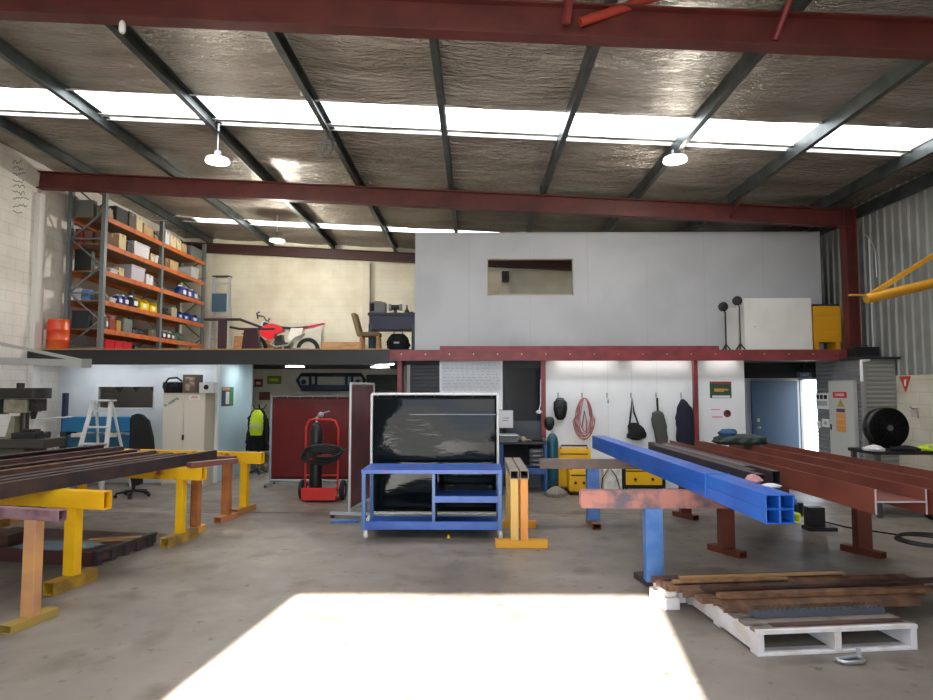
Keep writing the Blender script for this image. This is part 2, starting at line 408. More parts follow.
# roof braces near the top of the frame
a = W(566,24,Y=5.66); b = W(571,-16,Z=5.62)
tag(MB().bar((a.x,5.655,a.z), b, .06, .06).build('roof_brace', redox2), 'short upright red brace bolted to the nearest rafter', 'brace')
a = W(580,22,Y=5.66); b = W(672,-8,Z=5.66)
tag(MB().tube((a.x,5.66,a.z), b, .045).build('roof_brace', M('brace_red','#9c3a2c',.4)), 'bright red tubular diagonal brace at the top of the picture', 'brace')
a = W(775,40,Y=5.66); b = W(793,-8,Z=5.5)
tag(MB().tube((a.x,5.66,a.z), b, .025).build('roof_brace', redox2), 'thin red brace rod rising from the nearest rafter at the right', 'brace')
a = W(755,205,Y=11.45); 
tag(MB().bar((4.8,11.47,zr(5)-.25),(4.8,11.0,zr(5)+.05), .04,.04).build('fly_brace', redox), 'small red fly brace on the rafter above the right of the loft', 'brace')
# loft floor and its edge beams
xr0 = XX(389, 11.4, 355)
struct('floor_loft', box(XL, 11.5, MZ-.1, 7.0, YB, MZ), M('loft_board', '#8c8374', .7))
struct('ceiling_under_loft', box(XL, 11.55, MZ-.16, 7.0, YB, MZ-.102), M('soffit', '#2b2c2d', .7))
m = MB().sec((XL, 11.42, MZ-.135), (xr0, 11.42, MZ-.135), [(-.05,-.135),(.03,-.135),(.03,.135),(-.05,.135)])
tag(m.build('edge_beam', M('black_beam', '#232323', .45)), 'black steel edge beam of the loft, left half', 'steel beam')
tag(box(XL, 11.37, MZ+.002, xr0, 11.5, MZ+.02).build('edge_board', wood), 'thin timber board along the top of the black loft edge', 'board')
t = thing('edge_beam', 'red channel edge beam of the loft with a row of pale bolts', 'steel beam', (2.9, 11.4, MZ-.2))
m = MB().sec((xr0, 11.45, MZ-.1), (6.99, 11.45, MZ-.1), [(-.08,-.1),(0,-.1),(0,.1),(-.08,.1),(-.08,.09),(-.012,.09),(-.012,-.09),(-.08,-.09)][::-1], up=(0,0,1))
m.build('channel', redox2, t, wl=True)
m = MB()
for i in range(19): m.tube((-1.35+.445*i, 11.44, MZ-.08), (-1.35+.445*i, 11.425, MZ-.08), .011, 8)
o = m.build('bolts', steel, t, wl=True); o['label'] = 'row of pale bolt heads'
z0 = ZZ(349.5, 11.6); 
tag(box(XX(440,11.55,348),11.5,MZ+.001,XX(718,11.55,348),11.68,MZ+.075).build('steel_length', redox2), 'long red steel section lying on the loft floor edge', 'steel section')
# soffit joists
for i in range(10):
    x = -7.2 + 1.5*i
# posts under the loft
def post(px0, px1, y, mat, label, z1=MZ-.17):
    m = box(XX(px0,y), y-.05, 0, XX(px1,y), y+.05, z1); tag(m.build('steel_post', mat), label, 'post')
post(397.5, 402, 11.6, redox2, 'slim red post under the loft, left of the grey roller door')
tag(MB().tube((XX(405,11.75),11.75,0),(XX(405,11.75),11.75,2.28),.03).build('down_pipe', M('pipe_brown','#8b7d76',.5)), 'dull brown pipe beside the slim red post', 'pipe')
post(541, 545.5, 11.55, redox2, 'red post between the dark door and the white hook wall')
post(693.5, 697.5, 11.55, redox2, 'red post between the two white wall panels')
# loft office front panel with its opening
yl = 12.1; lx0, lx1 = XX(415,yl,300), XX(822,yl,300); lz = ZZ(233,yl,600)
wx0, wx1 = XX(487,yl,277), XX(573.5,yl,277); wz0, wz1 = ZZ(295.5,yl,530), ZZ(258.5,yl,530)
m = MB()
m.box(lx0,yl,MZ,wx0,yl+.08,lz); m.box(wx1,yl,MZ,lx1,yl+.08,lz); m.box(wx0,yl,MZ,wx1,yl+.08,wz0); m.box(wx0,yl,wz1,wx1,yl+.08,lz)
struct('wall_loft', m, loft_w)
m = MB()
for p in (469, 530, 588, 647, 705, 764):
    x = XX(p, yl, 300); 
    for a, b in (((MZ, wz0),(wz1, lz)) if wx0 < x < wx1 else ((MZ, lz),)): m.box(x-.004, yl-.003, a, x+.004, yl, b)
m.box(lx0, yl-.012, lz-.02, lx1, yl+.09, lz+.012)
struct('trim_20', m, M('panel_joint', '#a3a4a6', .5))
struct('wall_loft_left', box(lx0,yl+.08,MZ,lx0+.08,15,lz), loft_w)
struct('wall_loft_right', box(lx1-.08,yl+.08,MZ,lx1,15.5,lz), loft_w)
m = MB(); e = .02
m.box(wx0,yl-.01,wz0,wx0+e,yl+.09,wz1); m.box(wx1-e,yl-.01,wz0,wx1,yl+.09,wz1); m.box(wx0,yl-.01,wz0,wx1,yl+.09,wz0+e); m.box(wx0,yl-.01,wz1-e,wx1,yl+.09,wz1)
struct('trim_21', m, M('opening_trim', '#a89f8e', .6))
# pier and speaker seen through the opening
px = XX(505, 17.3, 280)
struct('trim_22', box(px-.13, 17.2, MZ, px+.13, YB, 5.2), cream)
t = thing('wall_speaker', 'small black speaker on a pale pier, seen through the loft opening', 'speaker', (px, 17.2, ZZ(277,17.15,505)))
MB().cb((0,-.12,0),(.2,.16,.3)).build('cabinet', blackpl, t, .02); MB().lathe([(.07,0),(.05,.01),(.02,.004)],(0,-.2,-.04),(0,-1,0),16).build('cone', dark, t)
box(-.03,-.05,-.05,.03,0,.05).build('bracket', blackst, t)
# office under the loft, left
yo = 12.3; ox1 = XX(217, yo); H = MZ-.16
a0, a1 = XX(97,yo), XX(154.5,yo); b0, b1 = ZZ(409,yo,125), ZZ(385.5,yo,125)
m = MB(); m.box(XL,yo,0,a0,yo+.08,H); m.box(a1,yo,0,ox1,yo+.08,H); m.box(a0,yo,0,a1,yo+.08,b0); m.box(a0,yo,b1,a1,yo+.08,H)
struct('wall_office', m, white_w)
struct('wall_office_side', box(ox1-.06, yo+.08, 0, ox1, 14.2, H), M('office_side', '#b9cfd6', .4))
struct('trim_23', box(ox1-.07, yo-.02, 0, ox1+.01, yo+.08, H), whitep)
struct('wall_office_back', box(XL, 14.2, 0, ox1, 14.28, H), M('office_back', '#a99b86', .6))
m = MB(); e = .025
m.box(a0,yo-.015,b0,a0+e,yo+.09,b1); m.box(a1-e,yo-.015,b0,a1,yo+.09,b1); m.box(a0,yo-.015,b0,a1,yo+.09,b0+e); m.box(a0,yo-.015,b1-e,a1,yo+.09,b1)
struct('window_5', m, whitep)
gm = M('pane_glass', '#ffffff', .02, trans=1); 
struct('window_6', box(a0,yo+.03,b0,a1,yo+.036,b1), gm)
# centre wall: grey roller door and dark glass door
yc = 12.0
c0, c1 = XX(404,yc), XX(503,yc); d1 = XX(541,yc)
def rollup(x0, x1, y, z0, z1, pitch=.075):
    pts = []; z = z0
    while z < z1: pts += [(y, z), (y-.012, z+pitch*.3), (y-.012, z+pitch*.7)]; z += pitch
    pts.append((y, z1)); n = len(pts)
    return MB().add([(x, a, b) for x in (x0, x1) for a, b in pts], [(i, i+1, n+i+1, n+i) for i in range(n-1)])
struct('wall_centre', MB().box(c0-.02,yc+.02,0,d1,yc+.06,H), M('centre_wall','#3b3d42',.6))
struct('door_1', rollup(c0, c1, yc, 0, H-.12), roller)
struct('trim_24', box(XX(407,yc)-.0, yc-.06, 0, XX(410,yc), yc, H-.1), whitep)
struct('trim_25', box(c1-.02, yc-.05, 0, c1+.06, yc, H), M('frame_dark','#26272b',.5))
m = MB().box(c1+.06, yc-.02, 1.25, d1, yc, 2.25); struct('door_2', m, glassd)
struct('door_3', MB().box(c1+.06, yc-.03, 0, d1, yc, 1.24), M('lower_leaf','#4f545b',.5))
# cable and white fitting hanging before the dark door
t = thing('pull_cord', 'white fitting hanging on a cord before the dark door', 'cord', W(539,412,Y=11.45))
MB().path([(0,0,.03),(.03,0,.15),(.035,0,.6)], .008).build('cord', whitep, t); MB().loft([(0,0,-.03,.03,.03),(0,0,0,.06,.05),(0,0,.03,.03,.03)],12).build('fitting', whitep, t)
# back roller door under loft and wall recess
struct('door_4', rollup(XX(366,17.3), XX(404,17.3)+.4, 17.34, 0, 2.25), roller_g)
struct('wall_recess', box(XX(404,yc)-.06, yc+.02, 0, XX(404,yc)-.0, YB, H), M('recess','#4a4b4a',.6))
# white hook wall and right panel
yh = 11.75
h0, h1, h2, h3 = XX(545,yh), XX(692,yh), XX(697,yh), XX(745,yh)
struct('wall_hook', box(h0-.02, yh, 0, h1+.03, yh+.08, MZ-.17), panel_w)
struct('wall_poster', box(h2-.03, yh, 0, h3, yh+.08, MZ-.17), panel_w)
m = MB()
for p in (582, 607, 631, 656): m.box(XX(p+1,yh)-.003, yh-.002, 0, XX(p+1,yh)+.003, yh, MZ-.18)
struct('trim_26', m, M('joint_pale','#c9cccd',.5))
struct('wall_corridor', box(h3-.08, yh+.08, 0, h3, 14.05, H), panel_w)
struct('wall_door', box(h3, 14.05, 0, XR, 14.12, H), M('door_wall', '#85888d', .6))
struct('wall_door_head', box(h3, 13.3, 2.08, XR, 13.36, H), M('header_dark', '#17181c', .7))
struct('trim_27', box(XX(746,14,420), 13.98, 0, XX(751,14,420), 14.04, 2.1), M('frame_grey','#9a9ca3',.5))
# blue door leaf, opened back across the wall
bx0, bx1 = XX(752,13.95,420), XX(798,13.95,420)
d = struct('door_5', box(bx0, 13.93, .01, bx1, 13.97, 2.03), blue_d, bev=.004)
MB().lathe([(.03,0),(.03,.02),(.012,.03),(.012,.05),(.028,.06),(.028,.08),(.01,.09)], (bx0+.12, 13.93, 1.0), (0,-1,0), 14).build('door_handle', steel, d)
box(bx0+.1, 13.92, 1.12, bx0+.16, 13.93, 1.2).build('door_lock', steel, d)
# exit light
t = thing('exit_light', 'small blue-grey exit light box above the bright doorway', 'exit light', W(804,375,Y=13.268))
MB().cb((0,0,0),(.3,.06,.13)).build('housing', M('exit_box','#3c4c60',.5), t, .01)
box(-.02,-.02,.06,.02,.02,.3).build('stem', blackst, t)
text('lettering', 'EXIT', .09, (0,-.033,0), (PI/2,0,0), M('exit_text','#9fb6cc',.5), t)
# meter cupboard room on the right, clad in horizontal sheet
rx0, ry0, ry1, rz1 = 6.68, 10.75, 12.2, 2.36
def hclad(p0, p1, z0, z1, nrm, pitch=.076):
    pts = []; z = z0
    while z < z1 - .001: pts += [(0, z), (.012, z+pitch*.35), (.012, z+pitch*.65)]; z += pitch
    pts.append((0, z1)); n = len(pts); nv = Vector(nrm)
    return MB().add([Vector(p) + nv*a + Vector((0,0,b)) for p in (p0, p1) for a, b in pts], [(i, i+1, n+i+1, n+i) for i in range(n-1)])
struct('wall_meter_room', hclad((rx0,ry1,0), (rx0,ry0,0), 0, rz1, (-1,0,0)), corr_d)
struct('wall_meter_front', hclad((rx0,ry0,0), (XR-.07,ry0,0), 0, rz1, (0,-1,0)), M('grey_cladding_front','#85857f',.5))
m = MB().box(rx0+.01,ry0+.01,0,XR-.07,ry1,rz1-.02); struct('wall_meter_core', m, corr_d)
struct('trim_28', box(rx0-.03, ry0-.03, 0, rx0+.03, ry0+.03, 2.36), M('corner_trim','#8d8b88',.5))
tag(MB().path([(rx0-.06,ry0-.06,1.98),(rx0-.06,ry0-.06,2.26),(rx0-.04,ry0-.03,2.33),(rx0+.1,ry0-.03,2.35)], .025).build('conduit', whitep), 'short white conduit bend at the corner of the meter room', 'conduit')
struct('trim_29', box(rx0-.05, ry0-.06, rz1, XR, 11.35, rz1+.04), dark)
# ------------------------------------------------------------------ light
sun = bpy.data.lights.new('sun', 'SUN'); so = bpy.data.objects.new('sun', sun); COL.objects.link(so)
sun.energy = 34; sun.angle = R(.6); sun.color = (1,.96,.9)
dirn = Vector((.134, 1, -math.tan(R(32))*1.009)).normalized()
so.rotation_euler = dirn.to_track_quat('-Z', 'Y').to_euler()
w = bpy.data.worlds.new('world'); S.world = w; w.use_nodes = True
bg = w.node_tree.nodes['Background']; bg.inputs[0].default_value = (.75,.87,1,1); bg.inputs[1].default_value = 5.5
S.view_settings.view_transform = 'Standard'; S.view_settings.look = 'None'; S.view_settings.gamma = 1; S.view_settings.exposure = .45
# high-bay pendants
def pendant(px, py, y, label, sy, watt=40):
    p = W(px, py, Y=y); x = p.x
    t = thing('pendant_lamp', label, 'lamp', (x, y, p.z))
    top = zr(x)+.16 - p.z
    MB().path([(0,0,.16),(0,0,.5),(.0,0,top)], .008).build('cord', whitep, t)
    MB().lathe([(.02,.17),(.05,.15),(.055,.06),(.09,.045)], n=20).build('lamp_holder', greyp, t)
    MB().lathe([(.09,.05),(.17,.035),(.185,-.005),(.175,-.02)], n=28).build('lamp_shade', whitep, t)
    MB().lathe([(.172,-.018),(.12,-.035),(.0,-.045)], n=28).build('lens', EM('lamp_glow','#fffdf5',14), t)
    ld = bpy.data.lights.new('lamp_light', 'POINT'); ld.energy = watt; ld.shadow_soft_size = .12; ld.color = (1,.96,.86)
    lo = bpy.data.objects.new('lamp_light', ld); COL.objects.link(lo); lo.parent = t; lo.location = (0,0,-.18)
    MB().tube((0,0,top-.12),(0,0,top),.02,8).build('ceiling_hook', steel, t)
pendant(217.5, 161, 9.25, 'white high-bay pendant lamp hanging left of centre below the skylight', 118)
pendant(675, 160, 9.25, 'white high-bay pendant lamp hanging right of centre below the skylight', 133)
pendant(277, 240, 14.4, 'small pendant lamp added to light the loft, above the red dirt bike', 0, 200)  # added lamp without a known fitting, brightens the loft's back wall
for px, py, y, l in ((258,367,13.1,'in front of the office side wall'), (295,371,14.6,'above the red welding curtain'), (384,366.5,13.2,'nearer one beside the slim red post'), (380,372,15.0,'farther one beside the slim red post')):
    x = XX(px, y, 370)
    t = thing('panel_light', 'small white panel light under the loft, ' + l, 'lamp', (x, y, H+.004))
    box(-.22,-.09,-.035,.22,.09,0).build('housing', whitep, t); box(-.2,-.08,-.045,.2,.08,-.035).build('diffuser', EM('panel_glow','#f4fbff',45), t)

for i, (xa, l) in enumerate(((-7.3,'over the teal folding machine'),(-5.75,'over the cream cabinet'))):
    t = thing('batten_light', 'white batten light behind the black loft edge, ' + l, 'lamp', (xa, 11.85, H)); MB().box(-.6,-.04,-.03,.6,.04,.003).build('housing', whitep, t)
    MB().box(-.58,-.03,-.045,.58,.03,-.03).build('diffuser', EM('batten_glow','#eef6ff',16), t)
for i, (xa, l) in enumerate(((2.1,'left one over the hooks'),(3.5,'right one over the hooks'),(4.65,'over the green poster'))):
    t = thing('batten_light', 'white batten light behind the red loft edge beam, ' + l, 'lamp', (xa, 11.62, H)); w_ = .3 if i == 2 else .55
    MB().box(-w_,-.03,-.01,w_,.03,.003).build('housing', whitep, t); MB().box(-w_+.01,-.025,-.02,w_-.01,.025,-.01).build('diffuser', EM('batten_glow2','#fff4f0',7), t)
# ------------------------------------------------------------------ trestles
def trestle(label, loc, rz, xl, xr, bh, bw, legs, mats, ht=.9, foot=.5, fh=.09, lw=.12, frot=0, group=None, legend=None):
    """a steel stand: hollow bar along x, legs on channel feet"""
    bm_, lm, fm = mats
    t = thing('steel_trestle', label, 'trestle', (loc[0], loc[1], 0), rz, group)
    MB().hollow((xl,0,ht-bh/2), (xr,0,ht-bh/2), bw, bh, .008).build('bar', bm_, t, .004)
    for x in legs:
        box(x-lw/2, -lw*.35, fh, x+lw/2, lw*.35, ht-bh).build('leg', lm, t, .004)
        c, s_ = math.cos(frot), math.sin(frot)
        p0 = (x + s_*foot/2, -c*foot/2, fh/2); p1 = (x - s_*foot/2, c*foot/2, fh/2)
        MB().hollow(p0, p1, .11, fh, .007).build('foot', fm, t, .003)
    return t
A = -12
trestle('front orange primed trestle at the left with a stained purple top bar', (XX(31,4.97,600),4.97), R(A), -2.6, .27, .085, .08, (0,-2.3), (M('stained_bar','#6f4a52',.5,col2='#8a6a70',scale=7), M('primed_leg','#c9925a',.5,col2='#a87a60',scale=3), M('primed_foot','#a88a44',.5)), foot=.42, fh=.065, lw=.115)
trestle('bright yellow trestle with a deep top bar, nearest yellow one on the left', (XX(73,5.88,540),5.88), R(A), -2.6, .37, .165, .1, (0,-2.4), (yellow, yellow, M('foot_yellow','#b98f24',.5,col2='#8a6a2c',scale=5)), foot=.5, fh=.115, lw=.125)
trestle('worn yellow trestle in the second row with red scorch marks on its bar', (XX(181,7.6,500),7.6), R(A), -3.0, .31, .15, .1, (0,-2.9), (yellow_w, yellow, M('foot_yellow2','#c09a3a',.5,col2='#8c6b3a',scale=5)), foot=.55, fh=.11, lw=.1)
trestle('orange primed trestle just behind the worn yellow one in the second row', (XX(196,8.05,500),8.05), R(A), -3.0, .1, .1, .1, (0,-2.9), (oranger, oranger, yelorange), ht=.86, foot=.3, fh=.09, lw=.11)
trestle('brown and orange trestle in the third row at the left', (XX(226.5,8.85,500),8.85), R(A), -3.0, .12, .1, .1, (0,-2.9), (M('bar_brown','#7a463c',.5), oranger, M('foot_orange','#c78250',.5)), foot=.4, fh=.08, lw=.12)
trestle('farthest yellow trestle at the left, beyond the brown and orange one', (XX(244,9.4,500),9.4), R(A), -3.0, .3, .17, .1, (0,-2.9), (yellow_w, yellow, M('foot_orange3','#b98445',.5)), foot=.5, fh=.09, lw=.115)
# twin-bar trestle in the middle
t = thing('steel_trestle', 'yellow twin-bar trestle seen end on, beside the blue table', 'trestle', (XX(519,7.4,520), 8.0, 0))
fadem = M('faded_bar','#8f8478',.5,col2='#a59a8c',scale=4)
for dx, mm in ((-.055, M('leg_yellow_pale','#dcae58',.45)), (.06, M('leg_yellow_red','#e0913c',.45))):
    MB().hollow((dx,-.68,.85), (dx,.7,.85), .1, .1, .008).build('bar', fadem, t, .003)
    for y in (-.6,.45): box(dx-.045,y-.045,.09,dx+.045,y+.045,.8).build('leg', mm, t, .003)
for y, a, b in ((-.6,-.28,.33),(.45,-.17,.3)): MB().hollow((a,y,.045),(b,y,.045),.11,.09,.007).build('foot', M('foot_amber','#e0a024',.45), t, .003)
# right side trestles
T1 = trestle('blue T-shaped trestle with a rusty pink bar, in front on the right', (XX(653,5.95,540),5.95), 0, -.68, 1.2, .165, .1, (0,), (rustpink, blue_l, M('foot_dark','#3b3234',.6)), foot=.6, fh=.06, lw=.16, frot=R(12))
T2 = trestle('blue trestle with a grey-brown bar under the far end of the blue tubes', (XX(593,8.55,500),8.55), 0, -.72, 1.15, .13, .1, (0,), (M('bar_grey','#75665f',.6,col2='#8b6f62',scale=5), blue_l, M('foot_rust','#8a5a3c',.6)), foot=.5, fh=.08, lw=.17)
trestle('red oxide trestle on two posts carrying the near part of the brown beams', (XX(726,7.15,530),7.15), 0, -.25, 1.85, .14, .1, (0, XX(862,7.15,530)-XX(726,7.15,530)), (beamred, beamred, M('foot_beamred','#69321f',.5)), foot=.45, fh=.07, lw=.16, frot=R(28))
trestle('red oxide trestle carrying the far ends of the brown beams', (XX(685,9.1,500),9.1), 0, -.2, 1.6, .14, .1, (0, 1.4), (beamred, beamred, beamred), foot=.4, fh=.07, lw=.15, frot=R(28))

# ------------------------------------------------------------------ steel on the left trestles
dv = Vector((.212, .977, 0)); nv = Vector((-.977, .212, 0)); o0 = Vector((-3.43, 8.3, .902))
def rhs(w, h): return [(-w/2,0),(w/2,0),(w/2,h),(-w/2,h)]
def uch(w, h, t=.012): return [(-w/2,0),(w/2,0),(w/2,h),(w/2-t,h),(w/2-t,t),(-w/2+t,t),(-w/2+t,h),(-w/2,h)]
def lang(w, h, t=.012): return [(-w/2,0),(w/2,0),(w/2,t),(-w/2+t,t),(-w/2+t,h),(-w/2,h)]
def ibeam(w, h, t=.01, f=.014): return [(a, b + h/2) for a, b in isec(h, w, t, f)]
LS = [(.04,.07,.135,rhs,mill,0,5.8,'dark purple-grey box section forming the right edge of the left steel stack'),
 (.16,.09,.1,ibeam,milb,-.15,6,'brown narrow beam next to the right edge box section, left stack'),
 (.29,.12,.05,uch,orrust,-.35,5.9,'orange rusted shallow channel, third from the right edge of the left stack'),
 (.44,.1,.1,rhs,rustd,-.1,6,'dark box section between two rusty channels, left stack'),
 (.60,.14,.05,uch,orrust,-.5,5.9,'wide orange rusted channel, fifth from the right edge of the left stack'),
 (.77,.12,.08,ibeam,mill,.05,6.1,'dark grey-purple beam near the middle of the left stack'),
 (.93,.1,.045,lang,rust,-.2,6,'rust brown angle lying low in the middle of the left stack'),
 (1.08,.12,.1,rhs,milb,.1,6.3,'brown box section left of the middle of the left stack'),
 (1.25,.14,.05,uch,orrust,-.1,6.2,'tan rusted channel left of the middle of the left stack'),
 (1.42,.1,.1,ibeam,rustd,.2,6.3,'dark brown beam, fifth from the left edge of the left stack'),
 (1.6,.14,.07,uch,milb,.2,6.3,'brown channel, fourth from the left edge of the left stack'),
 (1.78,.1,.12,rhs,rustd,.3,6.3,'dark box section, third from the left edge of the left stack'),
 (1.95,.14,.07,lang,milb,.3,6.4,'brown angle, second from the left edge of the left stack'),
 (2.13,.12,.14,ibeam,mill,.35,6.4,'tall dark beam on the left edge of the left stack')]
for s_, w_, h_, sec_, mt, sh, ln, lb in LS:
    p1 = o0 + nv*s_ + dv*sh; p0 = p1 - dv*ln
    tag(MB().sec(p0, p1, sec_(w_, h_)).build('steel_length', mt), lb, 'steel section', 'steel lengths on the left trestles')
p0 = Vector(W(189,464,Z=.95)); p1 = Vector(W(236,457,Z=.98)); d_ = (p1-p0).normalized()
tag(MB().sec((p0.x,p0.y,.905)-Vector((d_.x,d_.y,0))*.7 if 0 else Vector((p0.x,p0.y,.905)), Vector((p1.x,p1.y,.905)), [(-.06,0),(.06,0),(.06,.06),(-.06,.06)]).build('steel_length', M('brown_offcut','#764b40',.5)), 'short brown steel offcut resting on the third-row trestles', 'steel section')

# ------------------------------------------------------------------ steel on the right
pA = Vector((2.05,4.45,.902)); pB = Vector((1.89,10.05,.902)); u = (pB-pA).normalized(); rr = Vector((u.y,-u.x,0))
for i, (a, b, l) in enumerate(((0,0,'lower left'),(1,0,'lower right'),(0,1,'upper left'),(1,1,'upper right'))):
    off = rr*(.052+.101*a) + Vector((0,0,.051+.1015*b))
    tag(MB().hollow(pA+off, pB+off, .1, .1, .006).build('square_tube', blue, bev=.004), 'bright blue square steel tube, %s of the bundle of four' % l, 'steel tube', 'blue square tubes')
sm = M('grey_tube','#55575c',.4,metal=.4)
for i in range(3):
    off = rr*(.24+.07*i)
    tag(MB().hollow(pA+off+u*(.15+.05*i)+Vector((0,0,.051)), pB+off-u*.6+Vector((0,0,.051)), .06, .1, .004).build('square_tube', sm, bev=.003), 'dark grey square tube beside the blue bundle, ' + ('next to it','second away','third away')[i], 'steel tube', 'dark grey tubes beside the blue bundle')
g_ = bpy.data.objects['square_tube.004']
MB().hollow(pA+rr*.24+u*.05+Vector((0,0,.03)), pA+rr*.24+u*.149+Vector((0,0,.03)), .064, .062, .004).build('end_piece', M('cap_yellow','#c5cc3a',.5), g_, label='yellow-green end piece')
k = 0
for i in range(3):
    off = rr*(.235+.045*i) + Vector((0,0,.103+.019))
    tag(MB().tube(pA+off+u*.22, pB+off-u*1.6, .018, 12).build('round_tube', blue), 'thin blue round tube in the lower row beside the square tubes, ' + ('left','middle','right')[i], 'steel tube', 'thin blue round tubes')
for i in range(2):
    off = rr*(.257+.045*i) + Vector((0,0,.103+.052))
    tag(MB().tube(pA+off+u*.2, pB+off-u*1.6, .018, 12).build('round_tube', blue), 'thin blue round tube in the upper row beside the square tubes, ' + ('left','right')[i], 'steel tube', 'thin blue round tubes')
for i, (a_, b_, w_) in enumerate(((1.0,3.9,.06),(1.3,4.3,.05),(1.6,4.0,.07),(1.2,4.2,.04))):
    off = rr*(.46+.08*i) + Vector((0,0,.0))
    tag(MB().hollow(pA+off+u*a_+Vector((0,0,.105)), pA+off+u*b_+Vector((0,0,.105)), .075, .21, .005).build('box_section', (mill, rustd, sm, mill)[i], bev=.003), 'tall dark box section between the blue tubes and the brown beams, ' + ('first from the blue','second from the blue','third from the blue','nearest the brown beams')[i], 'steel section', 'tall dark box sections')
# straps round the bundle
for q, l in ((1.05,'near the front end'),):
    m = MB(); c = pA+u*q; w_ = .212
    for a, b in (((0,0),(w_,0)),((w_,0),(w_,.207)),((w_,.207),(0,.207)),((0,.207),(0,0))):
        m.bar(c+rr*(a[0]-.002)+Vector((0,0,a[1]-.001)), c+rr*(b[0]-.002)+Vector((0,0,b[1]-.001)), .01, .003, up=u)
    tag(m.build('steel_strap', M('strap','#3a72bd',.4)), 'narrow strap round the four blue square tubes, ' + l, 'strap')
# big brown beams on their sides
for i in range(3):
    yn = (4.8, 4.2, 3.9)[i]; x0 = 3.03 + .425*i
    def P(y, dx, z): return Vector((x0 + dx - .03*(y-4.8), y, z))
    t = thing('steel_beam', 'large red-brown I-beam lying on its side, ' + ('left one, its bare end in view','middle of three','right one of three')[i], 'steel beam', P(yn,.2,.902), 0, 'large brown beams')
    sec_ = [(-.2,0),(-.188,0),(-.188,.089),(.188,.089),(.188,0),(.2,0),(.2,.19),(.188,.19),(.188,.101),(-.188,.101),(-.188,.19),(-.2,.19)]
    MB().sec(P(yn,.2,.902), P(9.3-.15*i,.2,.902), sec_).build('section', beamred, t, wl=True)
    e = .001; MB().sec(P(yn-.004,.2,.902), P(yn-e,.2,.902), sec_).build('cut_end', cut, t, wl=True, label='bare pale cut end')
# rag and bag on the beams
p = W(731,442,Z=1.1); t = thing('rag_bundle', 'dark green tarpaulin bundle with a blue lump on the far beam ends', 'bundle', (p.x, 8.6, 1.093))
MB().loft([(0,0,0,.3,.15),(0,0,.04,.36,.18),(.02,0,.1,.33,.15),(.0,0,.14,.18,.08)],24,.5,5).build('tarpaulin', M('dark_green','#2b3a33',.7), t)
MB().loft([(-.17,0,.1,.1,.08),(-.17,0,.16,.12,.09),(-.16,0,.21,.07,.05)],16,.6,7).build('blue_cloth', M('blue_rag','#2c4f74',.8), t)
p = W(776,484,Y=5.3)
t = thing('rag', 'pink cloth rag lying on the thin blue tubes', 'rag', pA+rr*.27+u*.75+Vector((0,0,.175)))
MB().loft([(0,0,0,.05,.06),(0,0,.025,.06,.07),(0,.01,.055,.04,.045),(0,0,.07,.015,.02)],16,.8,9).build('cloth', M('pink_rag','#c68f8c',.9), t)
t = thing('rag', 'small white cloth rag beside the pink one on the tubes', 'rag', pA+rr*.3+u*.52+Vector((0,0,.175)))
MB().loft([(0,0,0,.07,.05),(0,0,.015,.075,.055),(0,0,.03,.03,.02)],16,.8,9).build('cloth', M('white_rag','#dad8dc',.9), t)
t = thing('steel_offcut', 'black L-shaped steel piece standing on the floor beneath the brown beams', 'steel piece', (XX(818,8.35,520),8.35,0))
MB().box(-.17,-.1,0,.2,.1,.05).build('foot', blackst, t, .004); box(-.15,-.07,.05,.06,.07,.3).build('upright', blackst, t, .004)

# ------------------------------------------------------------------ pallets
def pallet(name_label, loc, rz, L, D, H, nb, mats, nst=3, fulltop=False):
    t = thing('timber_pallet', name_label, 'pallet', loc, rz); top, st = mats; bw = .1
    for i in range(nst):
        x = (L-.05) * i/(nst-1); box(x, 0, .02, x+.05, D, H-.02).build('stringer', st, t, .003)
    if fulltop: box(0,0,H-.02,L,D,H).build('deck', top, t, .003)
    else:
        for i in range(nb):
            y = (D-bw)*i/(nb-1); box(0,y,H-.02,L,y+bw,H).build('deck_board', top, t, .003)
    for y in (0,(D-bw)/2,D-bw): box(0,y,0,L,y+bw,.02).build('bottom_board', st, t, .003)
    return t
pw = M('pallet_white','#ddd9dc',.6,col2='#cfc5bd',scale=6)
pl = W(758,657,Z=0)
PR = R(6.5)
pallet('white painted pallet on the floor at the right, piled with rusty steel strips', (pl.x, pl.y, 0), PR, 1.2, 1.15, .17, 8, (M('deck_brown','#8b8076',.7,col2='#6e6258',scale=5), pw), fulltop=False)
m = box(-.003,-.006,.148,1.203,.03,.176)
fb = m.build('edge_board', pw, bpy.data.objects['timber_pallet'], .003)
pc = Vector((pl.x, pl.y, 0)); ex = Vector((math.cos(PR), math.sin(PR), 0)); ey = Vector((-math.sin(PR), math.cos(PR), 0))
t = thing('timber_block', 'white painted notched timber bearer catching the sun behind the pallet', 'timber', pc + ex*-.27 + ey*.93, PR)
m = MB(); m.box(0,0,0,.14,.32,.1).box(.03,.02,.1,.12,.3,.15).box(.14,.1,.02,.24,.22,.14); m.build('bearer', pw, t, .006)
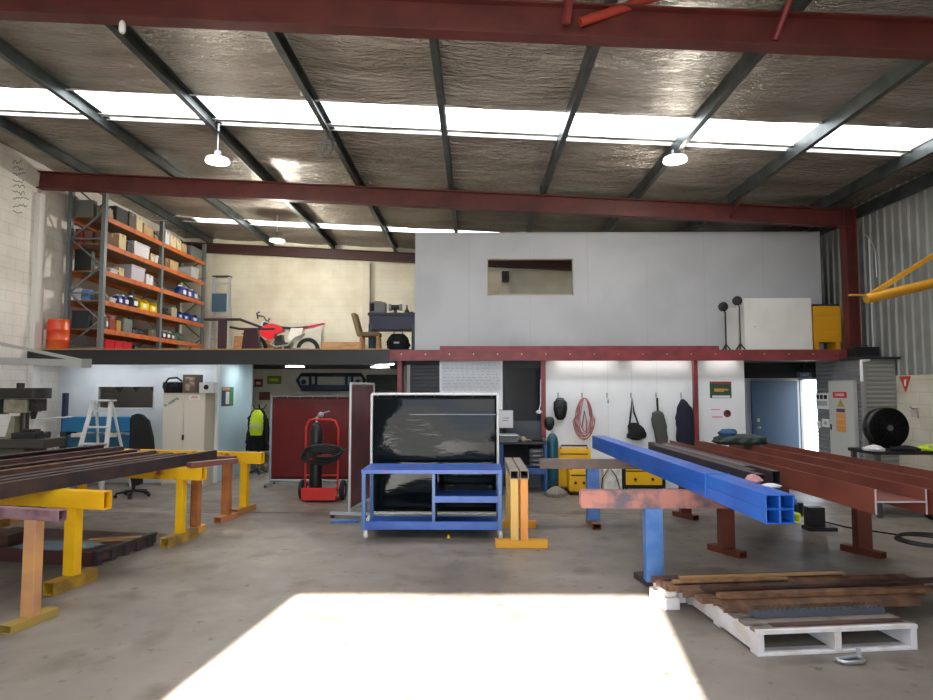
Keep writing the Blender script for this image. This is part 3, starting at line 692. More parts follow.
SP = [ # y offset, x start, length, width, height, base z, material, label
 (.10,.16,1.0,.07,.004,.172,rustd,'thin dark strip lying nearest the front edge of the white pallet'),
 (.44,-.05,1.6,.16,.05,.172,rust,'rusty shallow channel in the middle of the white pallet'),
 (.62,-.12,1.9,.12,.04,.172,orrust,'orange rusted flat bar behind the middle of the white pallet'),
 (.78,-.2,2.1,.12,.06,.172,rust,'rusty channel towards the back of the white pallet'),
 (.93,-.25,2.2,.12,.05,.172,orrust,'tan rusted bar near the back of the white pallet'),
 (1.07,-.3,1.7,.1,.06,.172,rustd,'dark rusted bar at the back edge of the white pallet'),
 (.53,.0,1.9,.08,.035,.225,orrust,'rusty strip stacked on the middle channel of the pallet'),
 (.7,-.05,2.2,.07,.03,.235,rustd,'dark thin strip stacked on the rusted bars of the pallet'),
 (.9,-.2,1.0,.06,.02,.235,M('tan_rust','#9c7650',.6,col2='#7d5638',scale=8),'pale tan strip on top at the back left of the pallet pile'),
 (1.0,-.1,1.5,.05,.02,.235,M('tan_tube','#b08a5c',.5),'tan round-edged bar topmost at the back of the pallet pile')]
for yo_, xo, ln, w_, h_, zb, mt, lb in SP:
    jit = random.uniform(-.006,.006)
    a_ = pc + ex*xo + ey*yo_ + Vector((0,0,zb)); b_ = a_ + (ex + ey*jit)*ln
    if h_ > .045: sec_ = [(-w_/2,0),(-w_/2+.008,0),(-w_/2+.008,h_-.008),(w_/2-.008,h_-.008),(w_/2-.008,0),(w_/2,0),(w_/2,h_),(-w_/2,h_)]
    else: sec_ = rhs(w_, h_)
    tag(MB().sec(a_, b_, sec_).build('steel_strip', mt, bev=.003), lb, 'steel strip', 'steel strips on the white pallet')
# serrated grey tread
t = thing('serrated_plank', 'grey serrated steel plank lying on the front of the white pallet pile', 'steel strip', pc + ex*.12 + ey*.22 + Vector((0,0,.172)), PR)
sg = M('serrated_grey','#5a5d66',.5,metal=.3)
MB().box(0,0,0,1.02,.1,.035).build('web', sg, t, .003)
for y in (.0,.09):
    m = MB(); pts = [(0,.035)]
    for i in range(24): pts += [(.0425*i, .062),(.0425*i+.025,.062),(.0425*i+.03,.045),(.0425*i+.04,.045)]
    pts += [(1.02,.035)]
    m.sec((0,y,0),(0,y+.008,0),pts); m.build('serrated_edge', rust if y else sg, t)
# clamp on the floor
p = W(852,663,Z=0)
t = thing('shackle', 'grey steel shackle lying on the floor in front of the white pallet', 'shackle', (p.x, p.y, 0), R(10))
m = MB(); m.path([(-.09,.03,.02),(-.1,0,.02),(-.06,-.03,.02),(.05,-.035,.02),(.09,-.01,.02),(.08,.03,.02)], .014)
m.build('bow', steel, t); MB().tube((-.11,.03,.02),(.11,.05,.022),.012,10).build('pin', greyp, t)
MB().bar((.09,.04,.02),(.13,.09,.05),.03,.012).build('lever', greyp, t)
# left dark pallet, steel and plastic
q = W(95,566,Z=0)
t = thing('steel_pallet', 'dark brown steel pallet with fork openings under the left trestles', 'pallet', (q.x, q.y, 0), R(-10))
MB().box(-2.0,.02,.02,0,.95,.12).build('deck', rustd, t, .004)
m = MB()
for i in range(5): m.box(-.03,.0+.2*i,.0,.03,.06+.2*i,.13)
m.box(-.035,0,.12,.035,.92,.15); m.build('side_rail', M('rail_dark','#3a3538',.5), t, .003)
MB().box(-2.0,-.03,.0,-.03,.03,.14).build('front_rail', M('rail_brown','#50302f',.5), t, .004)
t2 = thing('plastic_sheet', 'crumpled grey clear plastic sheet on the dark steel pallet', 'plastic sheet', Vector((q.x, q.y, .122)) + Vector((-.6,.3,0)))
MB().loft([(0,0,0,.4,.2),(0,0,.02,.42,.22),(0,0,.05,.3,.14),(0,0,.07,.1,.05)],28,.5,7).build('sheet', M('plastic_grey','#7d8a90',.15), t2)
t3 = thing('timber_plank', 'light timber plank on the right of the dark steel pallet', 'plank', Vector((q.x,q.y,.122))+Vector((-.1,.55,0)), R(15)); MB().box(-.3,0,0,.25,.1,.03).build('plank', wood, t3, .003)
t3 = thing('timber_block', 'dark timber packing block at the left on the steel pallet', 'timber', Vector((q.x,q.y,.122))+Vector((-1.5,.35,0)), R(-8)); MB().box(-.35,0,0,.35,.3,.12).build('block', rustd, t3, .005)

# ------------------------------------------------------------------ blue welding table
ty = 7.75; tx0, tx1 = XX(361,ty,500), XX(502.5,ty,500); tw = tx1-tx0
t = thing('work_table', 'blue steel welding table on white castors with open shelves', 'table', ((tx0+tx1)/2, ty+.33, 0))
hx = tw/2; mid = XX(433.5,ty,500)-(tx0+tx1)/2
box(-hx,-.33,.80,hx,.33,.85).build('table_top', blue_tw, t, .004)
for x in (-hx+.03, hx-.03):
    for y in (-.3,.3): box(x-.025,y-.025,.11,x+.025,y+.025,.80).build('leg', M('leg_blue_grey','#4a6ea8',.4), t, .003)
box(mid-.02,-.32,.2,mid+.02,-.27,.8).build('divider_post', M('leg_blue_grey','#4a6ea8',.4), t, .003)
box(-hx+.055,-.31,.13,hx-.055,.31,.16).build('bottom_shelf', blue_t, t, .003)
box(-hx+.055,-.33,.12,hx-.055,-.31,.22).build('bottom_rail', blue_t, t, .003)
box(mid+.02,-.33,.47,hx-.055,.3,.50).build('middle_shelf', blue_t, t, .003); box(mid+.02,-.335,.45,hx-.055,-.32,.53).build('shelf_lip', blue_t, t, .003)
box(mid-.012,-.27,.16,mid+.012,.28,.8).build('divider_panel', navy, t)
for x in (-hx+.04, hx-.04):
    for y in (-.28,.28):
        c = MB().lathe([(.0,-.02),(.045,-.02),(.052,-.01),(.052,.01),(.045,.02),(0,.02)], (x+.01,y,.052), (1,.35,0), 18).build('castor', whitew, t)
        MB().box(x-.02,y-.025,.09,x+.035,y+.025,.125).build('fork', steel, c)
def weld_screen(label, loc, rz, w, z0, z1, cmat, fmat, fr=.02, castors=True, seams=()):
    t = thing('welding_screen', label, 'screen', loc, rz)
    m = MB(); m.tube((-w/2,0,z0-.05),(-w/2,0,z1),fr,10).tube((w/2,0,z0-.05),(w/2,0,z1),fr,10).tube((-w/2,0,z1),(w/2,0,z1),fr,10).tube((-w/2,0,z0-.03),(w/2,0,z0-.03),fr*.8,10)
    m.build('frame', fmat, t)
    def fn(u, v): 
        x = -w/2+fr + (w-2*fr)*u; z = z0 + (z1-z0-.02)*v
        return (x, .012*noise.noise(Vector((u*2.5,v*4,w))), z)
    MB().grid(fn, 60, 24).build('curtain', cmat, t, solid=.003)
    for z in seams: MB().box(-w/2+.3*w,-.03,z-.006,w/2,-.022,z+.006).build('seam', greyp, t)
    m = MB(); 
    for i in range(7): m.torus((-w/2+.08+(w-.16)*i/6,0,z1-.01),(1,0,0),fr+.008,.004,12,6)
    m.build('rings', steel, t)
    for x in (-w/2,w/2):
        MB().box(x-.025,-.28,z0-.09,x+.025,.28,z0-.05).build('foot', fmat, t, .003)
        for y in (-.25,.25): MB().lathe([(0,-.014),(.035,-.014),(.035,.014),(0,.014)],(x,y,.036),(1,0,0),14).build('castor', blackpl, t)
    return t
s0, s1 = XX(371,8.65,430), XX(498,8.65,430)
weld_screen('dark green glossy welding screen in a white frame behind the blue table', ((s0+s1)/2, 8.65+.05, 0), 0, s1-s0, .16, ZZ(394,8.65), curtain_d, whitep, .018, seams=(ZZ(414.5,8.65),))
s0, s1 = XX(271.5,12.0,440), XX(354,12.0,440)
weld_screen('dark red welding screen in a grey frame behind the gas bottle trolley', ((s0+s1)/2, 11.95, 0), 0, s1-s0, .13, ZZ(396,12.0,310), curtain_r, greyp, .025)
pa = Vector((XX(350,8.98,450), 8.98, 0)); pb = Vector((XX(373,10.1,450), 10.1, 0)); c = (pa+pb)/2
weld_screen('red mesh welding screen seen at an angle left of the blue table', c, math.atan2(pb.y-pa.y, pb.x-pa.x), (pb-pa).length, .14, 1.93, M('curtain_mesh','#682a2c',.35,col2='#4c2e30',scale=3,bump=.3,bscale=3), alu, .02)
t = thing('plastic_plug', 'tiny yellow plastic plug on the floor in front of the blue table', 'cap', W(448.5,538,Z=0)); MB().lathe([(.02,0),(.022,.015),(.012,.03),(.012,.045),(0,.047)]).build('body', yelpl, t)
for p, w_, l in ((337,.5,'low blue steel base plate at the foot of the red mesh screen'),):
    t = thing('base_plate', l, 'plate', (XX(344,8.72,517),8.74,0)); MB().box(-.18,-.06,0,.2,.06,.03).build('plate', blue_l, t, .004)

# ------------------------------------------------------------------ gas bottle trolley
gy = 10.4; gx = XX(321.5,gy,480)
t = thing('bottle_trolley', 'red gas bottle trolley with two wheels in front of the red screen', 'trolley', (gx, gy, 0))
m = MB(); w_ = .27
m.path([(-w_,0,.1),(-w_,.0,1.2),(-w_+.05,-.02,1.32),(-w_+.12,-.03,1.345),(w_-.12,-.03,1.345),(w_-.05,-.02,1.32),(w_,0,1.2),(w_,0,.1)], .017)
m.bar((-w_,0,.42),(w_,0,.42),.03,.02).bar((-w_,0,.8),(w_,0,.8),.03,.02)
m.build('frame', redp, t)
MB().box(-.28,-.2,.04,.28,.12,.06).box(-.28,-.21,.04,.28,-.18,.24).build('toe_box', redp, t, .005)
MB().loft([(0,-.08,.66,.2,.06),(0,-.08,.7,.26,.1),(0,-.07,.76,.18,.08)],20,.1,e=.7).build('tray', redp, t)
for x in (-.34,.34):
    wl_ = MB().torus((x,.1,.165),(1,0,0),.125,.042).build('wheel', rubber, t)
    MB().lathe([(0,-.02),(.09,-.02),(.09,.02),(0,.02)],(x,.1,.165),(1,0,0),16).build('hub', greyp, wl_)
MB().tube((-.34,.1,.165),(.34,.1,.165),.012,8).build('axle', blackst, t)
t = thing('gas_cylinder', 'black gas cylinder standing in the red trolley', 'gas cylinder', (gx-.1, gy+.02, .062))
MB().lathe([(.1,0),(.105,.02),(.105,1.05),(.09,1.15),(.05,1.21),(.03,1.23)],n=24).build('body', blackpl, t)
v = MB().tube((0,0,1.23),(0,0,1.32),.02,10).build('valve', steel, t); MB().tube((-.05,0,1.29),(.05,0,1.29),.012,8).build('handwheel', steel, v)
MB().lathe([(.0,0),(.045,.0),(.045,.03),(0,.03)],(.08,-.03,1.36),(0,-1,0),16).build('gauge', greyp, t); MB().path([(0,0,1.3),(.04,-.02,1.36),(.22,-.02,1.42)],.012).build('regulator', greyp, t)
t = thing('hose_bundle', 'dark coiled hose looped over the red trolley tray', 'hose', (gx, gy-.14, .77))
m = MB()
for k in range(5):
    pts = [( .3*math.cos(a)+.02*k, -.02*k+.03*math.sin(2*a), .1*math.sin(a)-.05+.03*k) for a in [2*PI*i/24 for i in range(24)]]
    m.path(pts, .02, 8, True)
m.build('coil', blackpl, t); MB().path([(.3,0,.02),(.45,.0,.08),(.6,0,.2),(.75,.0,.24)],.018).build('lead', blackpl, t)
# ------------------------------------------------------------------ pallet rack on the loft
RX, RB = -7.41, -8.18
LV = [MZ, 3.06, 3.63, 4.23, 4.79, 5.34]
rk = thing('pallet_rack', 'tall grey and orange pallet rack along the left wall of the loft', 'rack', (RX, 12.2, MZ))
for y in (12.22, 14.5, 16.82):
    m = MB()
    for x in (RX-.04, RB+.04): m.box(x-.04,y-.045,MZ,x+.04,y+.045,5.84)
    z = MZ+.1; k = 0
    while z < 5.5:
        a, b = (RX-.06, RB+.06) if k % 2 else (RB+.06, RX-.06)
        m.bar((a,y,z),(b,y,z+.55),.03,.03); m.bar((RB+.05,y,z),(RX-.05,y,z),.03,.03) if k % 2 == 0 else None; z += .55; k += 1
    m.build('upright_frame', rackgrey, rk, wl=True)
for y0, y1 in ((12.27,14.455),(14.545,16.775)):
    for z in LV[1:]:
        for x in (RX-.025, RB+.03): MB().box(x-.025,y0,z-.1,x+.025,y1,z).build('beam', orange, rk, .004, wl=True)
        MB().box(RB+.06,y0,z-.02,RX-.052,y1,z+.002).build('shelf_board', M('shelf_board','#8a6a4a',.7), rk, wl=True)
LN = ['under the lowest shelf','on the lowest shelf','on the second shelf up','on the third shelf up','on the fourth shelf up','on the top shelf']
def item(kind, p0, p1, lev, h, mt, what, back=.0, dep=.4):
    z = LV[lev] + .004; ya = W(p0, 300, X=RX-.06).y; yb = W(p1, 300, X=RX-.06).y - .012
    ya = max(ya, 12.29) if ya < 14.5 else max(ya, 14.56); yb = min(yb, 14.44) if yb < 14.56 else min(yb, 16.76)
    bay = 'near rack bay' if ya < 14.5 else 'far rack bay'; L = yb - ya
    if p0 < 118: dep = .22
    t = thing(kind, '%s %s, %s' % (what, LN[lev], bay), {'plastic_tub':'tub','carton':'box','plastic_bottle':'bottle','parts_bin':'bin','duffel_bag':'bag','machine_case':'case'}[kind], (RX-.07-back, (ya+yb)/2, z), 0, 'stored goods on the rack')
    if kind == 'carton':
        MB().box(-dep,-L/2,0,0,L/2,h).build('carton_body', mt, t, .006); MB().box(-dep+.02,-.025,h,-.0,.025,h+.003).box(-.0,-.025,h-.07,.003,.025,h+.003).build('packing_tape', M('tape','#9c8458',.3), t)
    elif kind == 'plastic_tub':
        b = .9; MB().add([(-dep*b,-L/2*b,0),(0-.01,-L/2*b,0),(-.01,L/2*b,0),(-dep*b,L/2*b,0),(-dep,-L/2,h-.03),(0,-L/2,h-.03),(0,L/2,h-.03),(-dep,L/2,h-.03)],[(0,3,2,1),(4,5,6,7),(0,1,5,4),(1,2,6,5),(2,3,7,6),(3,0,4,7)]).build('tub_body', mt, t, .01)
        MB().box(-dep-.01,-L/2-.004,h-.03,.012,L/2+.004,h).build('lid', mt, t, .006)
    elif kind == 'plastic_bottle':
        r = L/2; MB().loft([(-r,0,0,r*.9,r*.95),(-r,0,.02,r,r),(-r,0,h*.7,r,r),(-r,0,h*.85,r*.5,r*.5),(-r,0,h*.88,r*.3,r*.3)],18,e=.8).build('bottle_body', mt, t)
        MB().tube((-r,0,h*.88),(-r,0,h),r*.33,12).build('cap', whitep, t); MB().box(-.002,-r*.6,h*.2,.003,r*.6,h*.55).build('label_patch', whitep, t)
    elif kind == 'parts_bin':
        m = MB().box(-dep,-L/2,0,0,L/2,.012).box(-dep,-L/2,0,-dep+.012,L/2,h).box(-.012,-L/2,0,0,L/2,h*.6)
        for y in (-L/2, L/2-.01): m.sec((0,y,0),(0,y+.01,0),[(-dep,0),(0,0),(0,h*.6),(-.08,h),(-dep,h)])
        m.build('bin_body', mt, t, .003); MB().box(0,-L/5,h*.2,.004,L/5,h*.5).build('label_patch', whitep, t)
    elif kind == 'duffel_bag':
        MB().loft([(-dep/2,0,0,dep*.45,L*.47),(-dep/2,0,h*.3,dep*.5,L*.5),(-dep/2,0,h*.75,dep*.42,L*.42),(-dep/2,0,h,dep*.15,L*.2)],22,.35,6,e=.75,seed=p0).build('bag_body', mt, t)
        MB().path([(-.03,-L*.2,h*.6),(.0,-L*.1,h*.75),(.0,L*.1,h*.75),(-.03,L*.2,h*.6)],.01,6).build('handle', blackpl, t)
    else:
        MB().box(-dep,-L/2,0,0,L/2,h).build('case_body', mt, t, .015); MB().path([(-dep/2,-L/4,h-.01),(-dep/2,-L/4,h+.03),(-dep/2,L/4,h+.03),(-dep/2,L/4,h-.01)],.012,8).build('handle', blackpl, t)
tubw = M('tub_white','#cfcdd0',.4); tubg = M('tub_grey','#6f7371',.4); brownm = M('brown_box','#6a4a35',.8); greybr = M('grey_brown','#5c554c',.8); greenb=M('green_box','#3f5a4a',.6)
canv = M('canvas','#a39a80',.9, bump=.3); dgrey = M('dark_grey_case','#2c2d30',.6); redb = M('red_box','#8c3a30',.6)
for a in (
 ('duffel_bag',103,113,5,.3,canv,'beige canvas bag'), ('machine_case',114,126,5,.34,dgrey,'black hard case'),
 ('carton',127,134,5,.36,greybr,'tall grey-brown carton'), ('carton',134.5,141,5,.34,cartonl,'pale upright carton'), ('carton',142,152,5,.24,cartonm,'tan carton with tape'), ('duffel_bag',152.5,160,5,.2,canv,'small beige bag'),
 ('carton',164,168.5,5,.34,tubw,'white upright carton'), ('carton',169,175,5,.3,cartonl,'pale tan carton, left of a row of three'), ('carton',175.5,180.5,5,.28,cartonl,'pale tan carton, middle of a row of three'), ('carton',181,186,5,.24,cartonm,'tan carton, right of a row of three'), ('plastic_tub',190,202,5,.3,tubg,'translucent grey tub'),
 ('carton',104,117,4,.26,brownm,'brown carton'), ('carton',117.5,125,4,.34,cartonl,'pale carton with a printed front'), ('machine_case',126,132,4,.24,dgrey,'small black case'), ('plastic_tub',133,149,4,.32,tubw,'white wide tub'), ('carton',150,154,4,.2,cartonl,'narrow pale carton'), ('plastic_tub',154.5,160,4,.2,tubw,'small white tub'),
 ('carton',164,169,4,.22,orrust,'orange-brown carton'), ('carton',169.5,178,4,.24,cartonm,'tan carton'), ('plastic_tub',191,199,4,.3,clearp,'pale grey tub'),
 ('plastic_tub',110,118,3,.1,tubw,'low white tub'), ('carton',118.5,124,3,.18,cartonl,'small cream carton'), ('plastic_tub',131,145,3,.34,M('tub_lilac','#b9b4c0',.4),'large pale lilac tub'), ('carton',146,153.5,3,.24,tubw,'white square carton'),
 ('plastic_bottle',182.5,187.5,3,.3,bluepl,'blue container with a white label, leftmost'), ('plastic_bottle',188,192.5,3,.3,bluepl,'blue container with a white label, second'), ('plastic_bottle',194,199,3,.3,bluepl,'blue container with a white label, rightmost'),
 ('carton',105,110,2,.14,greybr,'low grey-brown carton'), ('plastic_tub',111,117,2,.1,tubw,'low pale tub'), ('plastic_bottle',119,124,2,.22,bluepl,'blue and white bottle, left of a pair'), ('plastic_bottle',125,130.5,2,.24,bluepl,'blue and white bottle, right of a pair'), ('plastic_bottle',133.5,140,2,.28,navy,'dark blue can'),
 ('parts_bin',141,150,2,.27,yelpl,'bright yellow bin, left one'), ('parts_bin',150.5,159,2,.25,yelpl,'bright yellow bin, right one'),
 ('duffel_bag',163.5,172,2,.22,dgrey,'dark lumpy bag'), ('carton',172.5,178,2,.24,canv,'greenish beige carton'), ('parts_bin',179,184,2,.2,bluepl,'blue bin with white label, left one'), ('parts_bin',184.5,190,2,.2,bluepl,'blue bin with white label, middle one'), ('parts_bin',192,200,2,.22,bluepl,'blue bin, right one'),
 ('plastic_bottle',107,110.5,1,.3,tubg,'slim grey bottle'), ('carton',111,117,1,.3,redb,'upright reddish carton'), ('carton',118,122.5,1,.22,M('mustard','#b98a3a',.6),'mustard carton'), ('machine_case',125,134,1,.3,tubg,'grey case with handle'), ('duffel_bag',137,149,1,.16,dgrey,'long dark bag'), ('carton',150,158,1,.16,greybr,'flat grey-brown carton'),
 ('plastic_bottle',164,168,1,.22,navy,'dark blue bottle, left one'), ('plastic_bottle',168.5,172.5,1,.22,navy,'dark blue bottle, middle one'), ('plastic_bottle',173,176.5,1,.2,navy,'dark blue bottle, right one'), ('duffel_bag',179,187,1,.24,greenb,'dark green bundle'),
 ('plastic_tub',108,117,0,.28,redpl,'bright red tub, left of three'), ('plastic_tub',117.5,125,0,.28,redpl,'bright red tub, middle of three'), ('plastic_tub',125.5,134.5,0,.28,redpl,'bright red tub, right of three'), ('machine_case',137,148,0,.22,dgrey,'black low case'), ('machine_case',149,158,0,.2,dgrey,'black flat case'),
 ('carton',165,176,0,.2,greybr,'dark carton'), ('duffel_bag',178,188,0,.2,maroon,'dark maroon bag'), ('carton',192,200,0,.3,brownm,'brown carton')):
    item(*a)
# goods seen through the end frame
for lev, x0, x1, h, mt, kind, what in ((5,-8.09,-7.74,.34,tubg,'machine_case','large dark grey crate'),(4,-8.09,-7.93,.3,redb,'carton','faded red carton'),(4,-7.91,-7.74,.26,brownm,'carton','brown carton at the end frame'),
        (3,-8.09,-7.74,.44,blackpl,'machine_case','big black crate'),(2,-8.09,-7.93,.24,tubw,'plastic_tub','whitish tub at the end frame'),(2,-7.91,-7.74,.22,M('tub_blue','#5f7fae',.4),'plastic_tub','pale blue tub at the end frame'),(1,-8.09,-7.74,.36,dgrey,'machine_case','charcoal crate with a red mark')):
    pass
    t = thing(kind, '%s %s, behind the rack end frame' % (what.replace(' at the end frame',''), LN[lev]), 'box' if kind=='carton' else ('tub' if kind=='plastic_tub' else 'crate'), ((x0+x1)/2, 12.4, LV[lev]+.004), 0, 'goods behind the rack end frame')
    L = x1-x0
    if RX-.07 - .4 < x1 and kind != 'x': pass
    MB().box(-L/2,-.1,0,L/2,.02,h).build('body', mt, t, .01); MB().box(-L/2-.004,-.104,h-.03,L/2+.004,.024,h+.003).build('lid', mt, t, .004)

# ------------------------------------------------------------------ loft: left part
t = thing('plastic_drum', 'orange-red plastic drum standing on the loft edge by the left wall', 'drum', (-8.0, 11.78, MZ))
MB().lathe([(.17,0),(.19,.02),(.19,.2),(.198,.21),(.19,.22),(.19,.4),(.198,.41),(.19,.42),(.19,.55),(.17,.58)],n=28).build('drum_body', M('drum_red','#cf3a1c',.35,col2='#d9652a',scale=2), t)
MB().lathe([(.175,.58),(.18,.59),(.18,.61),(.0,.615)],n=28).build('lid', M('drum_lid','#d9662c',.4), t)
def stepladder(label, loc, rz, H, w0, w1, spread, steps, mt, extra=None):
    t = thing('step_ladder', label, 'ladder', loc, rz)
    m = MB()
    for s_ in (-1,1): m.bar((s_*w0/2,-spread/2,0),(s_*w1/2,-.03,H),.03,.07,up=(1,0,0))
    m.build('front_rails', mt, t)
    m = MB()
    for s_ in (-1,1): m.bar((s_*w0/2*.95,spread/2,0),(s_*w1/2*.9,.03,H-.05),.025,.04,up=(1,0,0))
    m.bar((-w0*.42,spread*.38,H*.25),(w0*.42,spread*.38,H*.25),.02,.03); m.build('rear_rails', mt, t)
    for i in range(steps):
        f = (i+1)/(steps+.6); w_ = w0+(w1-w0)*f
        MB().cb((0,-spread/2*(1-f)-.03*f,H*f),(w_,.09,.03)).build('step', mt, t)
    MB().cb((0,0,H+.01),(w1+.06,.2,.03)).build('top_cap', extra or mt, t, .004)
    return t
lp = W(222,345,Y=16.9)
t = stepladder('tall aluminium ladder with a blue-grey panel against the back wall of the loft', (lp.x, 16.8, MZ), 0, 2.35, .5, .42, .5, 7, alu, blackpl)
MB().cb((0,-.16,1.62),(.4,.03,.5)).build('panel', M('ladder_blue','#3b5468',.5), t, .01)
# maroon steel frame
fy = 12.6; f = thing('guard_rail', 'maroon steel frame with two broad posts standing left of the dirt bike', 'frame', (XX(235,fy,320), fy, MZ))
zt, zl = ZZ(319.5,fy,230), ZZ(327.5,fy,250)
m = MB(); m.path([(XX(204,fy,320),fy,zt),(XX(240,fy,320),fy,zt),(XX(262,fy,328),fy,zl)],.028); m.build('top_rail', maroon, f, wl=True)
m = MB(); m.path([(XX(228,fy+.2,326),fy+.3,zl+.04),(XX(234,fy,327),fy+.3,zl),(XX(270,fy,328),fy+.3,zl)],.025); m.build('lower_rail', maroon, f, wl=True)
a, b = XX(219,fy,330), XX(226,fy,330); MB().box(a,fy-.06,MZ,b,fy+.06,zt).build('post', maroon, f, .005, wl=True)
a, b = XX(245,fy+.3,330), XX(258,fy+.3,330)
MB().add([(a-.06,fy+.24,MZ),(b+.08,fy+.24,MZ),(b+.08,fy+.36,MZ),(a-.06,fy+.36,MZ),(a,fy+.24,zl),(b,fy+.24,zl),(b,fy+.36,zl),(a,fy+.36,zl)],[(0,3,2,1),(4,5,6,7),(0,1,5,4),(1,2,6,5),(2,3,7,6),(3,0,4,7)]).build('post', maroon, f, .005, wl=True)
a = XX(205,fy,345); MB().box(a-.02,fy-.2,MZ,b,fy-.12,MZ+.06).build('base_rail', maroon, f, wl=True); MB().box(a,fy-.2,MZ,a+.06,fy+.36,MZ+.05).box(b-.06,fy-.2,MZ,b,fy+.36,MZ+.05).build('base_tie', maroon, f, wl=True)
# boards and sheets behind the bike
for p0, p1, py, yy, mt, nm_, lb, ct in ((234,246,336,17.2,wood,'plywood_sheet','light plywood board leaning low on the back wall, left of the bike','board'),
        (284,321,323,17.15,M('pale_sheet','#c9c8b8',.4),'polycarbonate_sheet','pale grey-green sheet leaning on the back wall behind the bike saddle','panel'),
        (321,365,342,17.1,wood,'plywood_sheet','low tan board along the back wall, right of the bike','board'),
        (258,283,340,16.95,wood,'plywood_sheet','tan board behind the engine of the bike','board')):
    x0, x1, z1 = XX(p0,yy,330), XX(p1,yy,330), ZZ(py,yy,300)
    t = thing(nm_, lb, ct, ((x0+x1)/2, yy, MZ)); w_ = (x1-x0)/2
    h_ = z1-MZ; MB().add([(-w_,-.1,0),(w_,-.1,0),(w_,-.08,0),(-w_,-.08,0),(-w_,.02,h_),(w_,.02,h_),(w_,.04,h_),(-w_,.04,h_)],[(0,3,2,1),(4,5,6,7),(0,1,5,4),(1,2,6,5),(2,3,7,6),(3,0,4,7)]).build('sheet', mt, t)
# dirt bike (front to the left)
by = 16.3; bx = XX(308,by,350)
bk = thing('dirt_bike', 'red and white dirt bike standing side-on on the loft', 'motorbike', (bx, by, MZ))
for x, r, nm_ in ((0,.3,'rear_wheel'),(-1.42,.33,'front_wheel')):
    wl_ = MB().torus((x,0,r+.02),(0,1,0),r-.04,.052,36).build(nm_, rubber, bk)
    MB().torus((x,0,r+.02),(0,1,0),r-.09,.014,32,6).build('rim', greyp, wl_)
    m = MB()
    for k in range(14):
        a = 2*PI*k/14; m.tube((x,.02*(-1)**k,r+.02),(x+(r-.09)*math.cos(a),0,r+.02+(r-.09)*math.sin(a)),.004,5,cap=False)
    m.build('spokes', steel, wl_); MB().tube((x,-.06,r+.02),(x,.06,r+.02),.035,14).build('hub', M('hub_gold','#9a6a3a',.4,metal=.4), wl_)
m = MB(); m.path([(-1.42,-.09,.35),(-1.14,-.09,1.0)],.026).path([(-1.42,.09,.35),(-1.14,.09,1.0)],.026); m.build('fork', M('fork_grey','#9a9892',.35), bk)
MB().cb((-1.12,0,.98),(.1,.26,.1),ry=.35).build('triple_clamp', blackst, bk, .01)
m = MB().path([(-1.16,-.4,1.17),(-1.12,-.2,1.17),(-1.1,-.1,1.08),(-1.1,.1,1.08),(-1.12,.2,1.17),(-1.16,.4,1.17)],.014); m.build('handlebar', blackst, bk)
m = MB().tube((-1.18,-.41,1.17),(-1.14,-.28,1.17),.02).tube((-1.18,.41,1.17),(-1.14,.28,1.17),.02).tube((-1.25,-.38,1.19),(-1.16,-.22,1.18),.008).path([(-1.24,-.3,1.1),(-1.27,-.3,1.25),(-1.2,-.3,1.28)],.02); m.build('grips', blackpl, bk)
MB().sec((0,-.1,0),(0,.1,0),[(-1.28,.86),(-1.2,1.06),(-1.12,1.08),(-1.16,.86)]).build('number_plate', whitep, bk, .01)
MB().sec((0,-.07,0),(0,.07,0),[(-1.78,.72),(-1.6,.82),(-1.3,.84),(-1.2,.82),(-1.2,.79),(-1.6,.78)]).build('front_fender', redp, bk, .01)
MB().sec((0,-.14,0),(0,.14,0),[(-1.12,.96),(-.92,1.0),(-.66,.9),(-.66,.8),(-.86,.74),(-.9,.58),(-1.02,.56),(-1.26,.72),(-1.2,.86)]).build('fuel_tank', M('bike_red','#d5202c',.3), bk, .012)
MB().sec((0,-.1,0),(0,.1,0),[(-.9,1.0),(-.7,.93),(-.4,.9),(.0,.93),(.02,.9),(-.35,.84),(-.66,.86)]).build('seat', blackpl, bk, .015)
MB().sec((0,-.09,0),(0,.09,0),[(-.2,.91),(.08,.95),(.42,1.02),(.44,1.0),(.1,.9),(-.18,.85)]).build('rear_fender', M('bike_red','#d5202c',.3), bk, .008)
MB().sec((0,-.15,0),(0,-.12,0),[(-.42,.87),(-.1,.88),(-.16,.7),(-.36,.5),(-.5,.6)]).build('side_panel', M('bike_white','#e4e2d8',.4), bk, .006)
MB().sec((0,.12,0),(0,.15,0),[(-.42,.87),(-.1,.88),(-.16,.7),(-.36,.5),(-.5,.6)]).build('side_panel', M('bike_white','#e4e2d8',.4), bk, .006)
MB().path([(-1.1,0,.95),(-.95,0,.6),(-.9,0,.32),(-.6,0,.25),(-.42,0,.3),(-.4,0,.6),(-.5,0,.86)],.025).path([(-.42,-.06,.35),(0,-.08,.32)],.025).path([(-.42,.06,.35),(0,.08,.32)],.025).build('frame', greyp, bk)
m = MB().box(-.86,-.12,.28,-.46,.12,.5); m.cb((-.76,0,.58),(.2,.2,.2),ry=-.3)
for k in range(4): m.cb((-.77,0,.52+.045*k),(.25,.24,.012),ry=-.3)
m.build('engine', M('engine_dark','#34322f',.4,metal=.3), bk, .01)
MB().path([(-.86,-.13,.6),(-.95,-.16,.45),(-.8,-.18,.38),(-.5,-.16,.42),(-.3,-.15,.62),(-.05,-.13,.72)],.028).build('exhaust', M('exhaust','#a8a49c',.3,metal=.6), bk)
m = MB().bar((-.6,-.14,.42),(-.62,-.22,.3),.04,.02).tube((-.55,.1,.3),(-.5,.3,.0),.012); m.build('stand', steel, bk)
